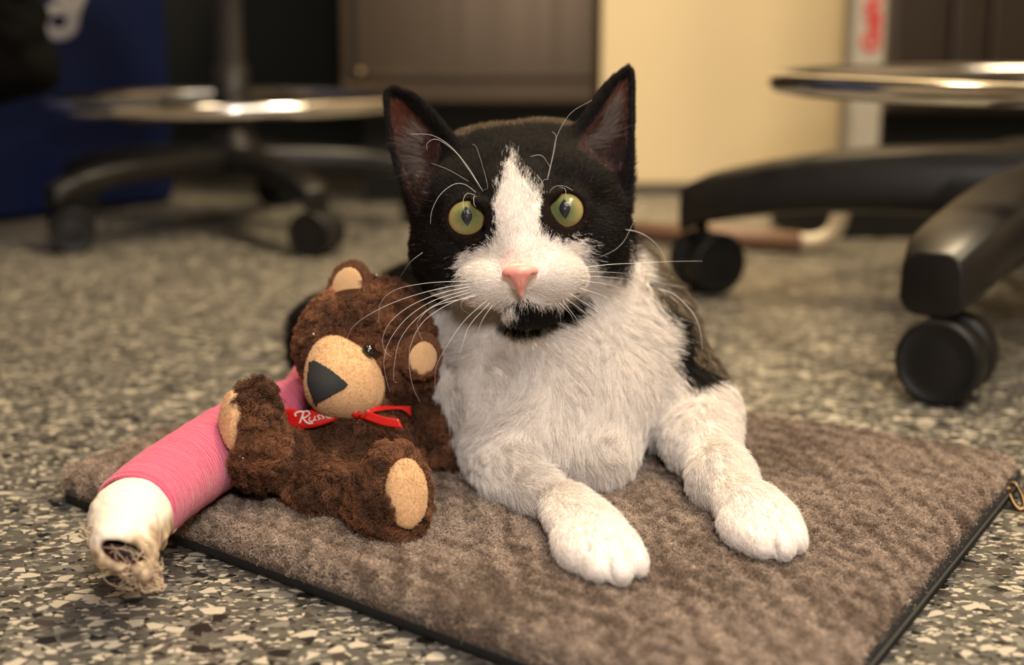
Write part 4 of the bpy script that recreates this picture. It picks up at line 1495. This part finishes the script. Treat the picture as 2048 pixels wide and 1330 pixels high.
# ================================================================== TEDDY BEAR
bear = empty('teddy_bear', tuple(np.append(W(700, 960, .71)[:2], MAT_Z)))
tag(bear, 'small dark brown plush teddy bear with a red ribbon sitting against the cat', 'teddy bear')
BROWN = np.array([0.075, 0.030, 0.014])
RUST = np.array([0.27, 0.116, 0.055])  # redder tone painted where the plush is lit; shaded parts mix in less


def plush(name, V, Q, parent, n, L=.0065, base=0.5, rust=0.5, down=1.0, excl=None, curlw=.0016, lift=.75):
    n = int(n * 1.25); L = L * 1.2; curlw = curlw * 1.3
    N = vnormals(V, Q)

    def dn(p, nn):
        d = np.ones(len(p))
        toc = -(nn @ FW) / (np.linalg.norm(nn, axis=1) + 1e-9)
        d = np.where(toc < -.3, .35, d)
        if excl is not None: d = np.where(excl(p), 0, d)
        d = np.where(p[:, 2] < MAT_Z + .001, 0, d)
        return d
    P, Nr = roots(V, Q, N, n, dn)
    fl = np.column_stack([vnoise(P, 260, 41), vnoise(P, 260, 42), vnoise(P, 260, 43) - down * .6])
    C = strands(P, Nr, fl, np.full(n, L), k=6, lift=lift, curl=.35, clump=.8, clump_size=.0046, jit=.30, wave=curlw)
    C[:, :, 2] = np.maximum(C[:, :, 2], MAT_Z + .0005)
    t = np.clip(rust + .35 * vnoise(P, 300, 44) + rng.normal(0, .15, n), 0, 1)[:, None]
    c = BROWN * (1 - t) + RUST * t
    c = c * rng.uniform(.65, 1.35, (n, 1)) * (1 + .34 * np.clip(vnoise(P, 1100, 47), -1.6, 1.8))[:, None]
    c = np.clip(c, .004, .9)
    curves_obj('plush_pile', C, c, .00011, .00004, M['plush'], parent, 'stuff')


def skin_mesh(name, V, Q, parent, mat=None, c=None):
    me = mesh_np(name, V, Q)
    o = link(name, me, mat or M['skin'], parent)
    if c is not None:
        a = me.color_attributes.new('coat', 'FLOAT_COLOR', 'POINT')
        cc = np.ones((len(me.vertices), 4), np.float32); cc[:, :3] = c
        a.data.foreach_set('color', cc.ravel())
    return o


def fuzz(V, Q, parent, n, excl=None):
    N = vnormals(V, Q)
    P, Nr = roots(V, Q, N, n, (lambda p, nn: np.where(excl(p), 0, 1.0)) if excl is not None else None)
    fl = np.column_stack([vnoise(P, 500, 61), vnoise(P, 500, 62), vnoise(P, 500, 63) - .5])
    C = strands(P, Nr, fl, np.full(n, .0011), k=4, lift=.45, curl=.3, clump=.3, clump_size=.0012, jit=.5, wave=.0001)
    C[:, :, 2] = np.maximum(C[:, :, 2], MAT_Z + .0005)
    curves_obj('suede_nap', C, np.array([0.62, 0.385, 0.20]) * rng.uniform(.88, 1.15, (n, 1)), .00008, .00004, M['plush'], parent, 'stuff')


def fld(c, r, h=.001):
    c = np.array(c); return Field(c - r, c + r, h)


def nrm(v): return v / np.linalg.norm(v)


# head
hc_ = W(738, 680, .748)
f = fld(hc_, .045)
hr_ = nrm(RT * .93 - UP * .36); hu_ = nrm(UP * .93 + RT * .36)
BAX = [hr_, hu_, FW]
f.ell(hc_, (.0315, .0305, .029), BAX, .01)
f.ell(W(665, 690, .738), (.014, .018, .018), BAX, .014)
f.ell(W(800, 735, .745), (.016, .018, .018), BAX, .014)
f.keep_off(catf)
V, Q = f.nets(1)
head = skin_mesh('head', V, Q, bear, c=BROWN * .8)


def ex_head(p):
    x, y, Z = to_px(p)
    m1 = (np.hypot((x - 692) / 72, (y - 755) / 74) < 1) & (Z < .735)
    m2 = (np.hypot(x - 739, y - 702) < 25) & (Z < .74)
    m3 = (np.hypot(x - 699, y - 576) < 32) & (Z < .75)
    m4 = (np.hypot(x - 842, y - 716) < 30) & (Z < .75)
    return m1 | m2 | m3 | m4


plush('plush_pile', V, Q, head, 26000, L=.0066, rust=.52, excl=ex_head, down=.5)
# muzzle
f = fld(W(690, 755, .708), .032, .0008)
f.cap(W(664, 708, .712), W(720, 786, .711), m_(34, .71), m_(44, .71), .012)
f.ell(W(658, 778, .704), (m_(44, .70), m_(46, .70), .017), BAX, .018)
f.ell(W(690, 752, .712), (m_(66, .71), m_(58, .71), .018), BAX, .010)
V, Q = f.nets(2)
mz = link('muzzle', mesh_np('muzzle', V, Q), M['suede'], head)
mz['label'] = 'beige suede muzzle'
bv = BVHTree.FromPolygons([Vector(v) for v in V], [tuple(q) for q in Q.tolist()])


def patch(name, poly, bv, mat, parent, thick=.0006, step=2.0):
    """felt piece of the given outline lying on a surface, with real thickness"""
    p = np.array(poly, float)
    xs = np.arange(p[:, 0].min() - step, p[:, 0].max() + step, step); ys_ = np.arange(p[:, 1].min() - step, p[:, 1].max() + step, step)
    idx = {}
    V = []; Fs = []
    for i, x in enumerate(xs):
        for j, y in enumerate(ys_):
            if inpoly(np.array([x]), np.array([y]), poly)[0]:
                d = nrm(W(x, y, 1.0) - CAM)
                h = bv.ray_cast(Vector(CAM), Vector(d))
                if h[0] is None: continue
                n = h[1] if h[1].dot(Vector(d)) < 0 else -h[1]
                V.append(np.array(h[0] + n * thick)); idx[(i, j)] = len(V) - 1
    for (i, j) in idx:
        q = [(i, j), (i + 1, j), (i + 1, j + 1), (i, j + 1)]
        if all(k in idx for k in q): Fs.append([idx[k] for k in q])
    o = link(name, mesh_py(name, V, Fs), mat, parent)
    s = o.modifiers.new('t', 'SOLIDIFY'); s.thickness = thick * 1.6; s.offset = -1
    return o


NOSE = [(622, 726), (632, 722), (664, 742), (696, 768), (690, 776), (634, 806), (630, 802), (618, 765)]


def ex_nose(p):
    x, y, Z = to_px(p)
    return inpoly(x, y, NOSE) & (Z < .715)


fuzz(V, Q, mz, 16000, ex_nose)
patch('nose', [(622, 726), (632, 722), (664, 742), (696, 768), (690, 776), (634, 806), (630, 802), (618, 765)], bv, M['felt'], head)['label'] = 'black felt triangle nose'
q = MB()
pth = []
for x, y in ((632, 800), (633, 812), (634, 824)):
    d = nrm(W(x, y, 1.0) - CAM); h = bv.ray_cast(Vector(CAM), Vector(d))
    if h[0] is not None: pth.append(np.array(h[0]) - d * .0002)
if len(pth) > 1:
    q.tube(pth, .0005, 8); q.build('stitch', M['felt'], mz)
for (x, y, Z) in ((737, 703, .7075), (630, 668, .724)):
    c = W(x, y, Z)
    q = MB(); q.lathe([(.0001, .0036)] + [(.0036 * math.sin(a), .0036 * math.cos(a)) for a in np.linspace(.15, 3.0, 16)], c, CAM - c, 28)
    q.build('eye', M['bead'], head)
# ears
def bear_ear(cp, nrm_dir, r, thick, inner_off, name_l):
    c = W(*cp)
    nd = nrm(nrm_dir); u = nrm(np.cross(nd, UP)); v = np.cross(u, nd)
    f = fld(c, .020, .0009)
    f.ell(c, (r, r * 1.05, thick), [u, v, nd], .003)
    f.ell(c + nd * thick * 1.5, (r * .8, r * .85, thick * .9), [u, v, nd], .002, True)
    V, Q = f.nets(1)
    e = skin_mesh('ear', V, Q, head, c=BROWN)
    f = fld(c, .020, .0009)
    f.ell(c + nd * thick * .50, (r * .84, r * .90, thick * .52), [u, v, nd], .002)
    V2, Q2 = f.nets(1)
    e2 = link('ear_lining', mesh_np('ear_lining', V2, Q2), M['suede'], head)
    e2['label'] = 'beige ear lining'
    N = vnormals(V, Q)
    P, Nr = roots(V, Q, N, 4200, lambda p, n: np.where(((n @ nd) > .1) & (np.linalg.norm((p - c) - np.outer((p - c) @ nd, nd), axis=1) < r * .90), 0, 1.0))
    C = strands(P, Nr, np.tile(v, (len(P), 1)), np.full(len(P), .0046), k=5, lift=.6, curl=.3, clump=.5, clump_size=.003, jit=.3, wave=.001)
    curves_obj('plush_pile', C, np.tile(RUST * .8, (len(P), 1)) * rng.uniform(.6, 1.3, (len(P), 1)), .0001, .00004, M['plush'], e, 'stuff')


bear_ear((699, 574, .742), -FW * .85 - RT * .45 + UP * .2, .0118, .0042, 0, '')
bear_ear((842, 716, .716), -FW * .8 + RT * .5 - UP * .1, .0100, .0040, 0, '')

def cast_off(f):
    for i in range(0, len(pp) - 6, 6):
        f.cap(pp[i], pp[i + 6], pr[i] + .0022, pr[i + 6] + .0022, .001, True)


# body
f = Field(W(560, 1060, .70) - [.01, .03, .02], W(900, 800, .80) + [.01, .03, .02], .0011)
f.ell(W(706, 905, .733), (m_(112, .733), m_(98, .733), .031), AX, .015)
f.ell(W(720, 840, .742), (m_(92, .74), m_(60, .74), .026), AX, .015)
f.ell(W(620, 955, .712), (m_(60, .715), m_(52, .715), .020), AX, .012)
f.ell(W(672, 985, .692), (m_(82, .69), m_(48, .69), .020), AX, .014)
f.floor()
f.keep_off(catf)
cast_off(f)
V, Q = f.nets(1)
body = skin_mesh('body', V, Q, bear, c=BROWN * .8)
plush('plush_pile', V, Q, body, 26000, L=.0080, rust=.18, down=.7, curlw=.0012, lift=.6)


def limb(name, lo, hi, fn, n, rust, excl=None, L=.0068):
    f = Field(np.minimum(lo, hi) - .004, np.maximum(lo, hi) + .004, .0011)
    fn(f)
    f.floor()
    f.keep_off(catf)
    cast_off(f)
    V, Q = f.nets(1)
    o = skin_mesh(name, V, Q, bear, c=BROWN * .8)
    plush('plush_pile', V, Q, o, n, L=L, rust=rust, down=.3, excl=excl)
    return o, V, Q


def box_of(c, r): return np.array(c) - r, np.array(c) + r


# right leg in the picture
c = W(785, 985, .668)
# sole normal
sn1 = nrm(-FW * .90 + RT * .42 + UP * .12)
su1 = nrm(np.cross(UP, sn1)); sv1 = np.cross(sn1, su1)
fc1 = W(790, 988, .657)


def fnR(f):
    f.cap(W(715, 965, .71), W(765, 1000, .685), m_(50, .71), m_(52, .685), .012)
    f.ell(fc1, (m_(54, .668), m_(90, .668), .0165), [su1, sv1, sn1], .012)
    f.ell(W(768, 1022, .662), (m_(58, .68), m_(54, .68), .016), AX, .012)


def exR(p):
    q = p - (fc1 + sn1 * .012)
    return ((q @ su1 - .001) / .0108) ** 2 + ((q @ sv1) / .0168) ** 2 + ((q @ sn1) / .014) ** 2 < 1


lR, V, Q = limb('leg', *box_of(c, .036), fnR, 17000, .30, exR)
f = fld(fc1 + sn1 * .012, .021, .0008)
f.ell(fc1 + sn1 * .0128 + su1 * .001, (.0100, .0162, .0055), [su1, sv1, sn1], .002)
v_, q_ = f.nets(1)
fp = link('foot_pad', mesh_np('foot_pad', v_, q_), M['suede'], lR); fp['label'] = 'beige suede foot pad'
fuzz(v_, q_, fp, 6000)

# left leg in the picture, sole turned to the left
c = W(530, 890, .702)
sn2 = nrm(-RT * .93 - FW * .36 + UP * .10)
su2 = nrm(np.cross(UP, sn2)); sv2 = np.cross(sn2, su2)
fc2 = W(505, 862, .688)


def fnL(f):
    f.cap(W(620, 935, .710), W(530, 915, .694), m_(50, .718), m_(52, .706), .012)
    f.ell(fc2, (.0155, m_(92, .706), m_(44, .706)), [su2, sv2, sn2], .012)


def exL(p):
    q = p - (fc2 + sn2 * .012)
    return ((q @ su2) / .0125) ** 2 + ((q @ sv2 - .002) / .0165) ** 2 + ((q @ sn2) / .010) ** 2 < 1


lL, V, Q = limb('leg', *box_of(c, .036), fnL, 17000, .26, exL)
f = fld(fc2 + sn2 * .011, .021, .0008)
f.ell(fc2 + sn2 * .0112 + sv2 * .003, (.0124, .0160, .0055), [su2, sv2, sn2], .002)
cast_off(f)
v_, q_ = f.nets(1)
fp = link('foot_pad', mesh_np('foot_pad', v_, q_), M['suede'], lL); fp['label'] = 'beige suede foot pad'
fuzz(v_, q_, fp, 5000)

# arm reaching under the cat, and the one tucked behind the raised foot
c = W(880, 870, .755)
limb('arm', *box_of(c, .040), lambda f: (f.chain([W(815, 835, .757), W(865, 872, .757), W(912, 905, .753)], [m_(50, .757), m_(52, .757), m_(40, .753)], .01)), 11000, .10)
c = W(600, 870, .725)
limb('arm', *box_of(c, .030), lambda f: (f.chain([W(650, 868, .725), W(598, 892, .722)], [m_(42, .725), m_(42, .722)], .01)), 6000, .3)

# ribbon with its two tails
def ribbon(rows, name, parent, thick=.0005):
    """rows: list of (top px, bottom px, Z)"""
    n = len(rows)
    top = smooth_path([W(r[0][0], r[0][1], r[2]) for r in rows], 6)
    bot = smooth_path([W(r[1][0], r[1][1], r[2]) for r in rows], 6)
    V = []; Fs = []; K = 6
    for i in range(len(top)):
        for k in range(K):
            V.append(top[i] * (1 - k / (K - 1)) + bot[i] * (k / (K - 1)))
    for i in range(len(top) - 1):
        for k in range(K - 1):
            Fs.append((i * K + k, i * K + k + 1, (i + 1) * K + k + 1, (i + 1) * K + k))
    o = link(name, mesh_py(name, V, Fs), M['satin'], parent)
    s = o.modifiers.new('t', 'SOLIDIFY'); s.thickness = thick
    return o, V, Fs


rib, rv, rf = ribbon([((566, 822), (571, 851), .709), ((578, 817), (584, 856), .7065), ((605, 821), (612, 857), .7045), ((635, 818), (642, 851), .7035), ((662, 812), (672, 840), .704), ((700, 805), (706, 826), .708)], 'ribbon', bear)
rib['label'] = 'red satin ribbon with white script'
o2, _, _ = ribbon([((712, 822), (716, 834), .706), ((735, 822), (738, 842), .703), ((765, 833), (770, 852), .701), ((798, 838), (806, 857), .700)], 'ribbon_tail', rib)
o2, _, _ = ribbon([((716, 828), (722, 838), .704), ((735, 815), (742, 826), .703), ((765, 812), (770, 820), .708), ((800, 812), (803, 819), .716), ((822, 812), (824, 834), .724)], 'ribbon_tail', rib)
q = MB(); q.tube([W(705, 822, .703), W(720, 828, .702)], [.0028, .0026], 10); q.build('ribbon_knot', M['satin'], rib)
# script letters: R u s s
bvr = BVHTree.FromPolygons([Vector(v) for v in rv], rf)


def stroke(pts, w_=.00045):
    P = []
    for x, y in smooth_path([(*p, 0) for p in pts], 5)[:, :2]:
        d = nrm(W(x, y, 1.0) - CAM); h = bvr.ray_cast(Vector(CAM), Vector(d))
        if h[0] is not None: P.append(np.array(h[0]) - d * .0005)
    return P, w_


qq = MB()
for pts, w_ in (([(592, 833), (590, 828), (597, 824), (606, 824), (604, 834), (599, 847)], .00052), ([(606, 824), (615, 822), (619, 828), (612, 834), (603, 836)], .00045), ([(606, 836), (611, 843), (618, 847), (626, 846)], .00052),
                ([(620, 834), (618, 841), (622, 843), (628, 840), (630, 832)], .00036), ([(630, 832), (629, 839), (633, 841)], .00036),
                ([(641, 830), (636, 831), (636, 834), (640, 837), (636, 840)], .00034), ([(649, 828), (644, 829), (644, 832), (648, 835), (644, 838)], .00034),
                ([(654, 832), (660, 829), (655, 827), (652, 832), (656, 836), (662, 834)], .00032)):
    P, w_ = stroke(pts, w_)
    if len(P) > 2: qq.tube(P, w_, 6)
qq.build('lettering', M['satinprint'], rib)['label'] = 'white script lettering'

# clear glitter beads caught in the plush
for i, (x, y, Z, r) in enumerate([(627, 668, .712, .0009), (480, 912, .671, .0011), (486, 916, .671, .0008), (736, 970, .652, .0007), (750, 978, .651, .0007), (757, 1003, .648, .0009), (745, 1028, .648, .0008), (757, 1039, .645, .0009), (758, 1065, .642, .0011),
                                  (776, 1062, .642, .0006), (736, 1005, .650, .0006), (753, 550, .735, .0008), (700, 1042, .69, .0005)]):
    c = W(x, y, Z); r *= .6
    q = MB(); q.lathe([(r * math.sin(a), r * math.cos(a)) for a in np.linspace(.1, 3.04, 9)], c, CAM - c, 12)
    q.build('glitter_bead', M['glit'], head if i in (0, 11) else (lL if i in (1, 2) else lR))
